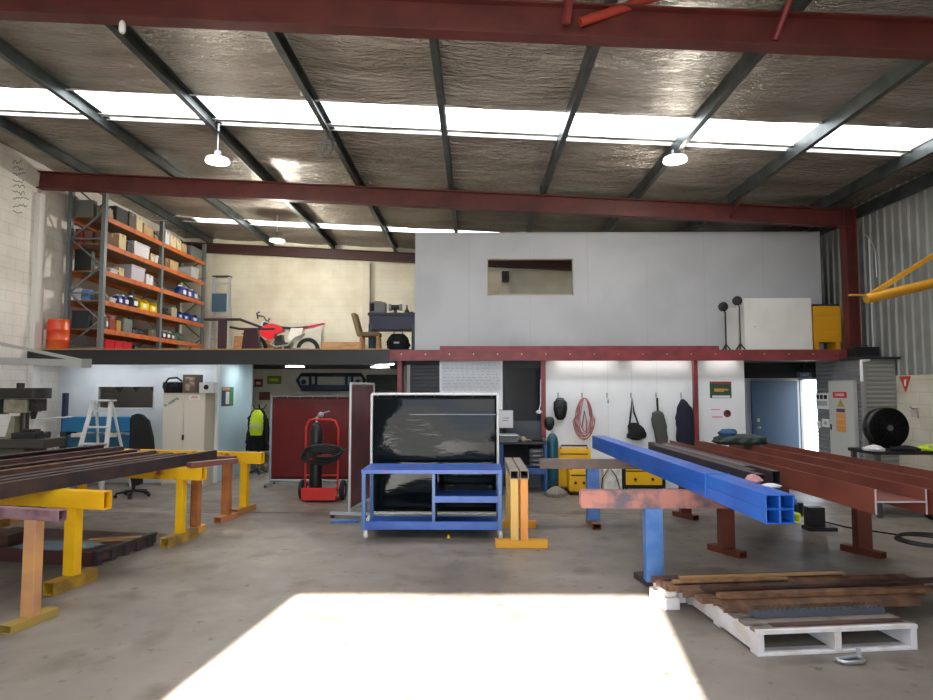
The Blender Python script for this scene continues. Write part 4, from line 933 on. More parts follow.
# workbench with things on it, chair
wy = 13.2; w0, w1 = XX(367.5,wy,330), XX(418,wy,330); zt = ZZ(312.5,wy,390)
t = thing('workbench', 'dark navy steel workbench on the loft beside the white partition', 'bench', ((w0+w1)/2, wy+.3, MZ)); hw = (w1-w0)/2; hh = zt-MZ
MB().box(-hw,-.3,hh-.06,hw,.3,hh).build('top', M('bench_navy','#232a3c',.5), t, .004)
MB().box(-hw+.03,-.28,hh-.36,hw-.04,.28,hh-.06).build('apron', navy, t, .004)
for x in (-hw+.06, hw-.1):
    for y in (-.26,.26): MB().box(x-.04,y-.03,0,x+.04,y+.03,hh-.24).build('leg', M('bench_leg','#2a3a4c',.5), t, .003)
MB().box(-hw+.1,-.25,.1,hw-.12,.25,.13).build('lower_shelf', navy, t)
bxs = [('equipment_case','grey metal case on the navy loft workbench','case',369,385,301.5,dgrey if 0 else M('case_grey','#6c6e70',.5)),]
x0, x1 = XX(369,wy+.15,305), XX(385,wy+.15,305); z1 = ZZ(302,wy+.15,380)
t = thing('equipment_case', 'grey metal case on the left of the navy loft workbench', 'case', ((x0+x1)/2, wy+.3, zt)); h_ = z1-zt
MB().box(-(x1-x0)/2,-.15,0,(x1-x0)/2,.15,h_).build('body', M('case_grey','#6c6e70',.5), t, .01); MB().box(-.15,-.165,.05,-.06,-.15,h_-.03).build('front_panel', dark, t); MB().path([(-.08,0,h_),(-.08,0,h_+.03),(.08,0,h_+.03),(.08,0,h_)],.008).build('handle', blackpl, t)
t = thing('bench_grinder', 'black two-wheel bench grinder in the middle of the loft workbench', 'grinder', (XX(395.5,wy+.3,305), wy+.3, zt))
MB().box(-.09,-.08,0,.09,.08,.03).box(-.03,-.04,.03,.03,.04,.09).build('base', blackst, t); MB().tube((-.09,0,.15),(.09,0,.15),.055,16).build('motor', blackst, t)
for s_ in (-1,1): MB().tube((s_*.09,0,.15),(s_*.14,0,.15),.075,20).build('wheel', greyp, t)
t = thing('hand_tool', 'dark cone-shaped tool at the right of the loft workbench', 'tool', (XX(407,wy+.3,305), wy+.3, zt)); MB().lathe([(.09,0),(.07,.03),(.02,.12),(.012,.2),(.0,.21)],n=16).build('body', M('tool_brown','#3b332c',.6), t); MB().path([(.05,0,.03),(.12,0,.05),(.14,0,.02)],.012).build('handle', dark, t)
t = thing('tool_bag', 'black tool bag with pale marks on the floor under the loft workbench', 'bag', (XX(398,wy+.2,340), wy+.25, MZ+.134))
MB().loft([(0,0,0,.22,.14),(0,0,.1,.24,.16),(0,0,.25,.2,.13),(0,0,.34,.12,.06)],22,.3,7,e=.8).build('bag_body', blackcl, t); MB().path([(-.12,-.02,.28),(-.08,-.02,.4),(.08,-.02,.4),(.12,-.02,.28)],.012).build('handle', blackpl, t); MB().cb((-.02,-.16,.14),(.12,.01,.04)).build('label_patch', M('patch_grey','#8fa8a8',.6), t)
t = thing('wooden_chair', 'tan wooden chair with a leaning back at the left of the loft workbench', 'chair', (XX(371,wy-.15,340), wy-.2, MZ)); tan = M('chair_tan','#86714c',.6); tan2 = M('chair_seat','#6f5a44',.7)
MB().cb((0,0,.42),(.42,.4,.09)).build('seat', tan2, t, .015); MB().cb((-.28,0,.62),(.09,.38,.5),ry=-.28).build('backrest', tan, t, .02); MB().cb((-.2,0,.42),(.12,.36,.07),ry=.1).build('back_bracket', tan, t)
for x in (-.17,.17):
    for y in (-.16,.16): MB().bar((x*1.1,y*1.1,0),(x,y,.4),.05,.05).build('leg', wood, t)
# ------------------------------------------------------------------ loft: right part
ly = 11.72
x0, x1 = XX(744,ly,320), XX(812,ly,320)
t = thing('white_cabinet', 'plain white steel cabinet box on the right of the loft edge', 'cabinet', ((x0+x1)/2, ly, MZ)); hw = (x1-x0)/2; hh = ZZ(298,ly,780)-MZ
MB().box(-hw,0,0,hw,.33,hh).build('body', M('cabinet_white','#d9d7d0',.45,col2='#cfccc4',scale=1.5), t, .008); MB().box(-hw+.02,-.008,.03,hw-.02,0,hh-.03).build('door', M('cabinet_white','#d9d7d0',.45), t, .004); MB().cb((-hw+.2,-.014,hh*.45),(.03,.012,.012)).build('latch', greyp, t)
x0, x1 = XX(813.5,ly,320), XX(841,ly,320)
t = thing('tool_chest', 'yellow steel tool chest on feet next to the white cabinet on the loft', 'tool box', ((x0+x1)/2, ly, MZ)); hw = (x1-x0)/2; h1 = ZZ(306,ly,830)-MZ; h0 = .16
yl2 = M('chest_yellow','#c98f12',.45)
MB().box(-hw,0,h0,hw,.32,h1).build('body', yl2, t, .006); 
for za, zb in ((h0+.05,h0+.2),(h0+.24,h1-.22),(h1-.18,h1-.04)): MB().box(-hw+.015,-.012,za,hw-.015,0,zb).build('drawer', yl2, t, .003)
for x in (-hw+.06, hw-.06): MB().box(x-.04,.02,0,x+.04,.3,h0).build('foot', yl2, t)
MB().box(-hw+.02,.03,h1,hw-.02,.28,h1+.04).build('tray', blackst, t)
def flood(px, py, y, label, zoff):
    p = W(px, py, Y=y); t = thing('work_light', label, 'work light', (p.x+.05, y, MZ)); h_ = p.z-MZ
    MB().tube((0,0,0.02),(0,0,h_-.1),.014,8).build('pole', blackst, t); MB().path([(0,0,h_-.12),(-.03,0,h_-.04),(-.05,0,h_)],.012).build('arm', blackst, t)
    MB().lathe([(.0,.0),(.05,.0),(.085,.04),(.09,.09),(.075,.1),(.0,.085)],(-.05,.04,h_),(0,-1,0),20).build('lamp_head', blackpl, t)
    for k in range(3):
        a = 2*PI*k/3; MB().bar((0,0,.12),(.09*math.cos(a),.09*math.sin(a),.01),.02,.02).build('leg', blackst, t)
flood(722.5, 307, 11.8, 'black round work light on a stand, left one on the loft edge', 0)
flood(736.5, 301, 11.6, 'black round work light on a stand, right one beside the white cabinet', 0)
x0 = XX(727,11.95,330); t = thing('polycarbonate_sheet', 'pale plastic panel standing on the loft behind the two work lights', 'panel', (x0+.02, 12.0, MZ)); MB().box(0,0,0,.23,.03,ZZ(308,12,735)-MZ).build('sheet', M('pale_panel','#c3c2be',.3), t)
t = thing('black_case', 'small black case on the roof of the ribbed meter room', 'case', (6.98, 11.2, rz1+.04)); MB().box(-.22,-.12,0,.22,.12,.2).build('body', blackpl, t, .01); MB().path([(-.07,0,.2),(-.07,0,.23),(.07,0,.23),(.07,0,.2)],.008).build('handle', blackst, t)
# ------------------------------------------------------------------ under the loft, left: cabinet, ladder, press, chair, drill
cy = 11.83; c0_, c1_ = XX(163,cy), XX(205.5,cy); hw = (c1_-c0_)/2; hc = ZZ(393,cy,185)
cab = thing('steel_cabinet', 'cream two-door steel cabinet against the office wall with stickers', 'cabinet', ((c0_+c1_)/2, cy, 0))
MB().box(-hw,.01,0,hw,.44,hc).build('body', M('cabinet_side','#b9ad98',.5), cab, .004)
for a, b in ((-hw+.01,-.004),(.004,hw-.01)): MB().box(a,-.006,.06,b,.01,hc-.02).build('door', cream, cab, .003)
MB().cb((0,-.015,.93),(.04,.02,.1)).build('handle', blackpl, cab, .004)
m = MB().cb((-hw+.17,-.009,hc-.17),(.3,.003,.05),ry=-.5); m.build('sticker', M('sticker_green','#6f8474',.6,col2='#d7dbd6',scale=14), cab, label='slanted green and white sticker')
MB().box(.1,-.01,hc-.12,.3,-.007,hc-.04).build('sticker', whitep, cab, label='small white sticker'); MB().box(.13,-.012,hc-.1,.27,-.0105,hc-.085).box(.15,-.012,hc-.075,.25,-.0105,hc-.065).build('sticker_print', redp, cab)
# on the cabinet
def topped(p0, p1, py, nm_, lb, ct, y=cy+.05):
    return thing(nm_, lb, ct, (XX((p0+p1)/2,y,385), y+.12, hc)), (XX(p1,y,385)-XX(p0,y,385))/2, ZZ(py,y,185)-hc
t, w_, h_ = topped(160.5,181,377.5,'helmet_bag','black open helmet bag on the left of the cream cabinet top','bag')
MB().loft([(0,0,0,w_*.85,.13),(0,0,h_*.4,w_,.15),(-.01,0,h_*.7,w_*.95,.14)],22,.15,8).build('bag_body', blackcl, t); MB().path([(-w_*.9,0,h_*.6),(-w_*.5,0,h_*.95),(w_*.3,0,h_),(w_*.8,0,h_*.75)],.02).build('rim', blackpl, t); MB().loft([(0,-.02,h_*.62,w_*.6,.1),(0,-.02,h_*.8,w_*.4,.06)],16,.2).build('lining', greyp, t)
t, w_, h_ = topped(182.5,197,374.5,'wooden_crate','brown wooden box with a pale picture, middle of the cabinet top','box')
MB().box(-w_,-.12,0,w_,.14,h_).build('body', M('crate_brown','#6b5a48',.7), t, .006); MB().box(-w_+.05,-.124,.05,w_-.05,-.12,h_-.05).build('front_picture', M('picture_pale','#b8a597',.7,col2='#6f5c4c',scale=9), t)
t, w_, h_ = topped(198.5,213,382.5,'dispenser_box','white box with a black round front on the right of the cabinet top','box')
MB().box(-w_,-.1,0,w_,.14,h_).build('body', whitep, t, .006); MB().tube((-.0,-.104,h_*.55),(0,-.1,h_*.55),h_*.24,18).build('round_front', blackpl, t)
# step ladder
lp = W(104,490,Z=0)
stepladder('white A-frame step ladder in front of the office window', (XX(105,11.35), 11.3, 0), 0, ZZ(401,11.3,100), .62, .32, .95, 5, M('ladder_white','#d6d5d2',.4))
# sheet folder
t = thing('sheet_folder', 'teal blue sheet metal folding machine against the office wall', 'machine', (XX(102,11.95), 12.0, 0)); w_ = (XX(139,11.95)-XX(64,11.95))/2
za, zb, zc = ZZ(417,11.9,100), ZZ(432,11.9,100), ZZ(450,11.9,100)
MB().box(-w_,-.1,zb,w_,.1,za).build('upper_beam', M('folder_teal','#1b6f9c',.45), t, .01)
MB().box(-w_,-.12,zc-.05,w_,.12,zb-.06).build('bed', teal, t, .01)
for x in (-w_*.55, w_*.35): MB().cb((x,-.14,zb-.06),(.2,.06,.07)).build('clamp', cream, t, .005)
for x in (-w_+.06, w_-.06): MB().box(x-.06,-.15,0,x+.06,.18,zb).build('end_stand', blackst, t, .006)
MB().box(-w_-.03,-.08,zb-.2,-w_+.04,.02,ZZ(393,11.9,64)).build('lever_arm', navy, t, .005)
# office chair
t = thing('office_chair', 'black office chair with a rounded high back beside the cream cabinet', 'chair', (XX(144,11.0), 10.95, 0))
zb_ = ZZ(413.5,11.0,140)
MB().sec((0,-.03,0),(0,.05,0),[(-.2,.5),(.22,.5),(.23,.75),(.2,1.0),(.12,zb_-.12),(.0,zb_-.02),(-.08,zb_),(-.17,zb_-.03),(-.2,zb_-.12),(-.19,1.0)]).build('backrest', blackcl, t, .025)
MB().cb((0,-.24,.47),(.48,.46,.09)).build('seat', blackcl, t, .03); MB().tube((0,-.2,.1),(0,-.2,.43),.03).build('column', blackst, t)
for k in range(5):
    a = 2*PI*k/5; L_ = MB().bar((0,-.2,.11),(.27*math.cos(a),-.2+.27*math.sin(a),.07),.045,.03).build('leg', blackpl, t); MB().lathe([(0,-.02),(.028,-.02),(.028,.02),(0,.02)],(.27*math.cos(a),-.2+.27*math.sin(a),.028),(1,0,0),12).build('castor', blackpl, L_)
for s_ in (-1,1): MB().path([(s_*.24,-.1,.48),(s_*.3,-.12,.55),(s_*.3,-.15,.68),(s_*.3,-.38,.68)],.018).build('armrest', blackpl, t)
# milling drill at the left
my = 9.5; t = thing('milling_drill', 'old cream and black milling drill at the left wall behind the steel stack', 'drill', (XX(20,my), my+.1, 0))
def mx(p): return XX(p, my)
def mz(p): return ZZ(p, my, 20)
cr = M('machine_cream','#9d9a82',.5,col2='#817d68',scale=6); bkm = M('machine_black','#26231f',.5)
MB().box(mx(-22),my-.22,mz(398.5),mx(42),my+.22,mz(388)).loft([(mx(40),my,mz(398.5),.1,.22),(mx(40),my,mz(388),.1,.22)],20).build('belt_cover', bkm, t, .01, wl=True)
MB().tube((mx(20),my,mz(388)),(mx(20),my,mz(383)),.055,16).build('cover_knob', bkm, t, wl=True)
MB().box(mx(12),my-.18,mz(412.5),mx(35),my+.18,mz(399)).build('head', cr, t, .02, wl=True)
MB().box(mx(34),my-.12,mz(411),mx(42),my+.12,mz(399)).lathe([(.07,0),(.05,-.12),(.03,-.2)][::-1],(mx(35),my-.02,mz(406)),(0,0,1),18).build('quill_housing', bkm, t, .008, wl=True)
MB().tube((mx(34),my-.02,mz(414)),(mx(34),my-.02,mz(424)),.02,12).tube((mx(34),my-.02,mz(424)),(mx(34),my-.02,mz(429)),.01,10).build('spindle', steel, t, wl=True)
m = MB().tube((mx(42),my-.1,mz(406)),(mx(46),my-.14,mz(405)),.018,8)
for k in range(3):
    a = 2*PI*k/3+.4; m.tube((mx(44),my-.14,mz(406)),(mx(44)+.1*math.cos(a),my-.16,mz(406)+.07*math.sin(a)),.008,8)
m.build('feed_handle', bkm, t, wl=True)
MB().tube((mx(-4),my+.05,mz(414)),(mx(-4),my+.05,mz(399)),.14,20).build('motor', M('motor_dark','#2c3133',.5), t, wl=True)
MB().tube((mx(21),my+.1,mz(440)),(mx(21),my+.1,mz(412)),.06,18).build('column', M('column_steel','#55524a',.35,metal=.5), t, wl=True)
MB().add([(mx(9),my-.08,mz(443)),(mx(19),my-.08,mz(443)),(mx(19),my+.1,mz(443)),(mx(9),my+.1,mz(443)),(mx(14),my-.05,mz(416)),(mx(18),my-.05,mz(416)),(mx(18),my+.08,mz(416)),(mx(14),my+.08,mz(416))],[(0,3,2,1),(4,5,6,7),(0,1,5,4),(1,2,6,5),(2,3,7,6),(3,0,4,7)]).build('column_web', cr, t, .008, wl=True)
MB().box(mx(22),my-.2,mz(438),mx(46),my+.15,mz(432)).box(mx(28),my-.12,mz(432),mx(40),my+.05,mz(429)).build('vise', bkm, t, .006, wl=True)
MB().box(mx(-12),my-.25,mz(447),mx(57),my+.25,mz(438)).build('work_table', M('table_oily','#3f3a34',.4), t, .006, wl=True)
MB().tube((mx(47),my-.2,mz(432)),(mx(54),my-.24,mz(432)),.035,12).tube((mx(44),my-.18,mz(436)),(mx(50),my-.22,mz(432)),.012,8).build('table_wheel', bkm, t, wl=True)
MB().box(mx(-4),my-.2,0,mx(36),my+.3,mz(447)).build('base', M('machine_base','#4c4a42',.5), t, .01, wl=True)
MB().tube((mx(38),my,mz(419)),(mx(64),my+.2,mz(417.5)),.01,8).build('side_rod', steel, t, wl=True)
# left wall jib
g = M('jib_grey','#a5a49e',.45)
t = thing('jib_crane', 'pale grey steel wall jib arm pointing out from the left wall', 'jib arm', (XL+.06, 9.9, 2.35))
tip = W(88,362,Y=9.9); a = Vector((XL+.06, 9.9, 0)); 
zt_ = tip.z + .42; zb_ = tip.z+.03
MB().box(XL,9.8,tip.z-.15,XL+.05,10.0,zt_+.15).build('wall_plate', g, t, wl=True)
MB().bar((XL+.05,9.9,zt_),tip,.05,.05).build('brace', g, t, wl=True); MB().bar((XL+.05,9.9,zb_),tip-Vector((0,0,.02)),.06,.11).build('boom', g, t, wl=True); MB().cb(tip-Vector((.02,0,.02)),(.12,.07,.14)).build('end_cap', M('jib_end','#8b8a86',.5), t, wl=True)
# right wall jib
yj = M('jib_yellow','#cf9420',.45,col2='#c08618',scale=4)
a = W(866,299,Y=9.3); t = thing('jib_crane', 'yellow wall jib crane with a round boom on the ribbed right wall', 'jib arm', (XR-.1, 9.3, a.z))
b_ = Vector((XR-.05, 9.2, a.z+.32)); c_ = Vector((XR-.05, 9.2, a.z+.9))
MB().tube(a, b_, .075, 16).build('boom', yj, t, wl=True); MB().bar(a+Vector((.06,0,.06)), c_, .09, .06).build('brace', yj, t, wl=True)
MB().box(XR-.08,9.05,a.z+.1,XR-.035,9.35,a.z+1.1).build('wall_plate', yj, t, wl=True); MB().cb(a+Vector((-.12,0,.06)),(.24,.06,.025)).build('end_plate', yj, t, wl=True)
MB().bar(a+(c_-a)*.78+Vector((0,0,.02)), a+(b_-a)*.98+Vector((0,0,.02)), .05,.05).build('strut', yj, t, wl=True)

# ------------------------------------------------------------------ back wall under the loft
bw = 17.38
def flat(nm_, lb, ct, p0, p1, q0, q1, y, mt, extra=()):
    x0, x1, z0, z1 = XX(p0,y), XX(p1,y), ZZ(q1,y,(p0+p1)/2), ZZ(q0,y,(p0+p1)/2)
    t = thing(nm_, lb, ct, ((x0+x1)/2, y, (z0+z1)/2)); w_, h_ = (x1-x0)/2, (z1-z0)/2
    MB().box(-w_,-.008,-h_,w_,.0,h_).build('sheet', mt, t)
    for n_, a, b, c, d, m_ in extra: MB().box(a*w_,-.013,b*h_,c*w_,-.008,d*h_).build(n_, m_, t)
    return t, w_, h_
flat('wall_poster','small red picture high on the back wall beside the office','poster',254,262.5,379,387,bw,redb,(('print',-.6,-.4,.5,.3,whitew),))
flat('wall_poster','green and yellow picture on the back wall, right of the small red one','poster',267,281,376,384,bw,M('olive','#6f7a3a',.6),(('print',-.7,-.3,.6,.4,slime),))
flat('wall_poster','orange-brown picture on the back wall below the red one','poster',259,270,392,400,bw,orrust,(('print',-.6,-.3,.6,.3,redb),))
bx_ = XX(330,17.1); bz = ZZ(382,17.1,330)
t = thing('bull_bar', 'dark blue vehicle bull bar hung high on the back wall', 'bull bar', (bx_, 17.2, bz)); w_ = (XX(364,17.1)-XX(296,17.1))/2
MB().path([(-w_,0,.05),(-w_+.1,0,.2),(w_-.1,0,.2),(w_,0,.05),(w_-.12,0,-.2),(-w_+.12,0,-.2)],.05,8,True).build('outer_tube', navy, t)
MB().box(-w_+.1,-.04,-.2,w_-.1,.04,-.08).build('lower_channel', navy, t, .01)
for x in (-w_*.45,-w_*.62,w_*.45,w_*.62): MB().tube((x,0,-.15),(x,0,.2),.035,10).build('upright', navy, t)
for x in (-w_*.8, w_*.8): MB().tube((x,-.06,.0),(x,-.03,.0),.07,16).build('lamp', M('lamp_lens','#2f4a6a',.2), t)
for x in (-.5,.5): MB().box(x-.02,0,-.1,x+.02,.17,-.06).build('bracket', blackst, t)
# coat stand with work gear
gx_, gy_ = XX(258,13.6), 13.7
t = thing('coat_stand', 'black coat stand between the office side wall and the red screen', 'stand', (gx_, gy_, 0))
MB().tube((0,0,.03),(0,0,1.5),.02).build('pole', blackst, t)
for k in range(4):
    a = PI/2*k+.4; MB().bar((0,0,.1),(.2*math.cos(a),.2*math.sin(a),.015),.03,.03).build('foot', blackst, t); MB().path([(0,0,1.4),(.1*math.cos(a),.1*math.sin(a),1.42),(.14*math.cos(a),.14*math.sin(a),1.5)],.012).build('hook', blackst, t)
t = thing('work_jacket', 'black work jacket hanging on the coat stand behind the hi-vis vest', 'jacket', (gx_-.02, gy_-.02, .5)); MB().loft([(0,0,0,.24,.14),(0,0,.3,.22,.13),(0,0,.7,.2,.12),(0,0,.88,.12,.08),(0,0,.93,.05,.04)],26,.35,7).build('cloth', blackcl, t); MB().path([(.18,0,.7),(.24,-.05,.4),(.22,-.06,.15)],.05,10).build('sleeve', blackcl, t)
t = thing('safety_vest', 'yellow-green safety vest hanging on the coat stand by the red screen', 'vest', (gx_+.03, gy_-.27, .85)); MB().loft([(0,0,0,.12,.04),(0,0,.2,.14,.05),(.01,0,.45,.12,.05),(.02,0,.55,.05,.03)],22,.4,8).build('cloth', slime, t); MB().cb((0,-.05,.2),(.25,.012,.05)).build('reflective_band', alu, t)
# poster on the office side wall (lies in the x plane)
def side(nm_, lb, ct, X, p0, p1, q0, q1, mt, extra=(), th=.008, d=1):
    y0, y1 = sorted((W(p0,(q0+q1)/2,X=X).y, W(p1,(q0+q1)/2,X=X).y)); pm = (p0+p1)/2
    z1, z0 = W(pm,q0,X=X).z, W(pm,q1,X=X).z
    t = thing(nm_, lb, ct, (X, (y0+y1)/2, (z0+z1)/2)); w_, h_ = (y1-y0)/2, (z1-z0)/2
    MB().box(*( (0,-w_,-h_,th*d,w_,h_) if d>0 else (th*d,-w_,-h_,0,w_,h_))).build('sheet', mt, t, .001)
    for n_, a, b, c, e_, m_ in extra:
        x0, x1 = (th, th+.003) if d>0 else (-th-.003, -th)
        MB().box(x0,a*w_,b*h_,x1,c*w_,e_*h_).build(n_, m_, t)
    return t, w_, h_
side('wall_poster','green, white and dark poster on the office side wall','poster',ox1+.001,221.5,233,387,406,M('poster_dark','#2b3040',.6),(('green_band',.35,-1,1,1,green),('light_patch',-.35,-.8,.25,.5,M('poster_pale','#c9c6c0',.6)),('brown_band',-1,.65,.3,1,wood)))
# ------------------------------------------------------------------ centre: whiteboard, notice, bench
wy2 = 11.9; x0, x1 = XX(440,wy2), XX(502,wy2); z0, z1 = ZZ(409,wy2,480), ZZ(359,wy2,480)
t = thing('whiteboard', 'whiteboard covered with fine writing in front of the grey roller door', 'whiteboard', ((x0+x1)/2, wy2, z0-.5)); w_ = (x1-x0)/2; h_ = z1-z0
MB().box(-w_,-.01,.5,w_,.02,.5+h_).build('board', M('whiteboard','#eceef2',.25), t, .004)
m = MB()
for r_ in range(14):
    x = -w_+.06
    while x < w_-.1:
        L_ = random.uniform(.03,.09); m.box(x,-.0125,.5+h_-.12-.06*r_,x+L_,-.0115,.5+h_-.111-.06*r_); x += L_+random.uniform(.015,.05)
m.build('writing', M('ink_pale','#b4b8c6',.6), t)['kind'] = 'stuff'
m = MB(); m.box(-w_-.01,-.015,.485,w_+.01,.025,.5).box(-w_-.01,-.015,.5+h_,w_+.01,.025,.51+h_)
for s_ in (-1,1): m.box(s_*w_-.01,-.015,.5,s_*w_+.01,.025,.5+h_)
m.build('frame', alu, t)
for s_ in (-1,1): MB().box(s_*(w_-.12)-.02,.025,-z0+.5,s_*(w_-.12)+.02,.06,.52+h_).build('stand_leg', alu, t)
t, w_, h_ = flat('paper_notice','white paper notice in a frame beside the top right of the dark green screen','notice',499.5,512.5,411,427.5,11.84,paper,(('print',-.5,.1,.5,.2,M('ink','#8e93a3',.6)),('print',-.6,-.2,.3,-.1,M('ink','#8e93a3',.6))))
MB().box(-w_-.01,-.006,-h_-.01,w_+.01,.13,h_+.01).build('frame', M('frame_pale','#c5c3c6',.5), t)
ky = 11.0; x0, x1 = XX(500,ky), XX(547,ky); zt = ZZ(442,ky,520)
t = thing('tool_bench', 'blue-framed tool bench with black drawers behind the yellow twin-bar trestle', 'bench', ((x0+x1)/2, ky, 0)); w_ = (x1-x0)/2
MB().box(-w_,-.02,zt-.04,w_,.5,zt).build('top', M('bench_black','#26282c',.5), t, .004)
for x in (-w_+.03,w_-.03):
    for y in (.0,.46): MB().box(x-.025,y-.02,0,x+.025,y+.02,zt-.04).build('leg', M('bench_blue','#274f86',.45), t, .003)
MB().box(-w_+.05,0,.4,w_-.05,.46,.45).box(-w_+.05,-.01,.36,w_-.05,.01,.47).build('lower_shelf', M('bench_blue','#274f86',.45), t)
for k in range(4):
    dr = MB().box(.1,-.01,.49+.08*k,w_-.07,.4,.56+.08*k).build('drawer', M('drawer_dark','#2a2c30',.4), t, .004); MB().box(.16,-.02,.515+.08*k,w_-.12,-.01,.53+.08*k).build('drawer_handle', greyp, dr)
MB().box(-w_+.05,.42,.47,w_-.05,.45,zt-.04).build('back_panel', dark, t)
t = thing('metal_tray', 'grey folded metal guard on the left of the tool bench', 'tray', (XX(509,ky), ky+.1, zt)); MB().sec((0,-.12,0),(0,.2,0),[(-.16,0),(.14,0),(.2,.1),(.12,.13),(-.18,.13)]).build('body', M('guard_grey','#6e6f72',.45), t, .005); MB().cb((-.02,-.14,.12),(.34,.03,.02)).build('rim', steel, t)
t = thing('work_glove', 'tan leather work glove lying on the tool bench', 'glove', (XX(524,ky), ky+.1, zt)); MB().loft([(0,0,0,.06,.05),(0,0,.03,.07,.06),(-.01,0,.06,.05,.04),(-.02,0,.09,.03,.02)],18,.3,9).build('palm', M('leather','#9a8a70',.8), t)
for k in range(4): MB().path([(.04,-.03+.02*k,.03),(.1,-.035+.022*k,.035),(.13,-.035+.022*k,.015)],.011,8).build('finger', M('leather','#9a8a70',.8), t)
t = thing('angle_grinder', 'grey-black angle grinder lying at the right end of the tool bench', 'grinder', (XX(540,ky), ky+.14, zt)); MB().tube((-.14,0,.035),(.06,0,.035),.032,14,.026).build('body', blackpl, t); MB().tube((.08,0,.02),(.08,0,.06),.03,14).build('gear_head', steel, t); MB().tube((.08,0,.008),(.08,0,.013),.06,20).build('disc', rust, t); MB().tube((.07,0,.04),(.07,-.11,.05),.014,10).build('side_handle', blackpl, t)
# teal cylinder, helmet on it, bag
t = thing('gas_cylinder', 'teal gas cylinder standing against the red post', 'gas cylinder', (XX(552,11.25), 11.25, 0)); zc_ = ZZ(434,11.25,551)
MB().lathe([(.09,0),(.105,.02),(.105,zc_-.15),(.09,zc_-.06),(.05,zc_),(.03,zc_+.01)],n=24).build('body', M('cyl_teal','#1c5462',.45), t); MB().tube((0,0,zc_),(0,0,zc_+.06),.02).build('valve', steel, t)
def helmet(nm_, lb, loc, s_, tilt=0):
    t = thing(nm_, lb, 'helmet', loc)
    MB().loft([(0,0,0,.035*s_,.03*s_),(0,0,.04*s_,.08*s_,.07*s_),(0,0,.13*s_,.115*s_,.1*s_),(0,0,.22*s_,.12*s_,.11*s_),(0,0,.28*s_,.095*s_,.09*s_),(0,0,.31*s_,.04*s_,.04*s_)],24,e=.9).build('shell', blackpl, t)
    MB().cb((0,-.1*s_,.19*s_),(.11*s_,.03,.06*s_)).build('visor', M('visor','#3a4048',.15), t, .006); MB().torus((0,.02,.27*s_),(0,.3,1),.09*s_,.01,20,6).build('headband', M('headband','#54575c',.6), t); return t
helmet('welding_helmet','black welding helmet sitting on top of the teal cylinder',(XX(549,11.25),11.25,zc_+.062),.8)
t = thing('sack', 'tan sack lying on the floor at the foot of the teal cylinder', 'sack', (XX(555,10.85), 10.85, 0)); MB().loft([(0,0,0,.15,.13),(0,0,.06,.17,.14),(0,0,.12,.12,.1),(0,0,.17,.04,.03)],22,.4,8).build('body', M('sack_tan','#8d8272',.9), t)
# yellow welders
def welder(lb, p0, p1, q0, y, dpt, face=(0,1), z0=.0, blk=False):
    x0, x1 = XX(p0,y), XX(p1,y); t = thing('welding_machine', lb, 'welder', ((x0+x1)/2, y, 0)); w_ = (x1-x0)/2; h_ = ZZ(q0,y,(p0+p1)/2)
    yw = M('welder_yellow','#e8b412',.4)
    MB().box(-w_,0,.07,w_,dpt,h_).build('casing', blackpl if blk else yw, t, .01)
    MB().box(-w_*.84,-.008,.13 if blk else .1,w_*.84,.0,h_-.06).build('front_panel', yw if blk else M('welder_yellow2','#e2a90e',.4), t, .004)
    MB().box(-w_*.84,-.012,h_-.1,w_*.84,-.008,h_-.08).build('trim_strip', blackpl, t)
    for x in (-w_*.4, w_*.4): MB().lathe([(.025,0),(.025,.02),(.015,.025)],(x,-.008,h_*.5),(0,-1,0),14).build('knob', blackpl, t)
    for x in (-w_*.8, w_*.8):
        MB().lathe([(0,-.02),(.045,-.02),(.045,.02),(0,.02)],(x,.05,.045),(1,0,0),14).build('castor', blackpl, t)
        MB().lathe([(0,-.02),(.045,-.02),(.045,.02),(0,.02)],(x,dpt-.05,.045),(1,0,0),14).build('castor', blackpl, t)
    MB().path([(-w_*.8,.03,h_),(-w_*.8,.03,h_+.06),(w_*.8,.03,h_+.06),(w_*.8,.03,h_)],.014).build('handle', blackpl, t)
welder('tall yellow welding machine against the hook wall beneath the pink hose', 557.5, 590, 449, 11.4, .28)
welder('smaller yellow welding machine in front of the tall one', 568.5, 589, 470, 10.95, .3)
welder('low black-edged yellow welding machine under the hanging black mask', 621, 664, 466, 11.3, .3, blk=True)
t = thing('white_box', 'white boxy case with cables on the floor between the yellow welding machines', 'case', (XX(611,11.3), 11.3, 0)); MB().box(-.16,0,0,.18,.25,.42).build('body', whitew, t, .02); MB().path([(-.2,-.03,.02),(-.18,-.03,.25),(-.05,-.03,.45),(.06,-.02,.3),(.14,-.03,.05)],.01).build('cable', blackpl, t)
# hooks and what hangs on them
hooks = []
for p, l in zip((558,582,607,631,656,681), ('first from the left, holding the mask','second from the left, holding the hose','third from the left, with a tiny tag','fourth from the left, holding the black bag','fifth from the left, holding the apron','rightmost, holding the navy jacket')):
    hx_ = XX(p,yh); hz = ZZ(398,yh,p)
    t = thing('wall_hook', 'small steel hook on the white wall, ' + l, 'hook', (hx_, yh, hz), 0, 'hooks on the white wall'); MB().box(-.012,-.006,-.0,.012,0,.1).build('plate', greyp, t); MB().path([(0,-.006,.02),(0,-.03,-.01),(0,-.05,.0),(0,-.055,.03)],.005,6).build('prong', steel, t); hooks.append(t)
def hang(p, nm_, lb, ct, q1): 
    hz = ZZ(398,yh,p); zb_ = ZZ(q1,yh-.1,p); return thing(nm_, lb, ct, (XX(p,yh), yh-.1, zb_)), hz-zb_
t, h_ = hang(559.5,'welding_mask','black welding mask hanging on the first wall hook','mask',420)
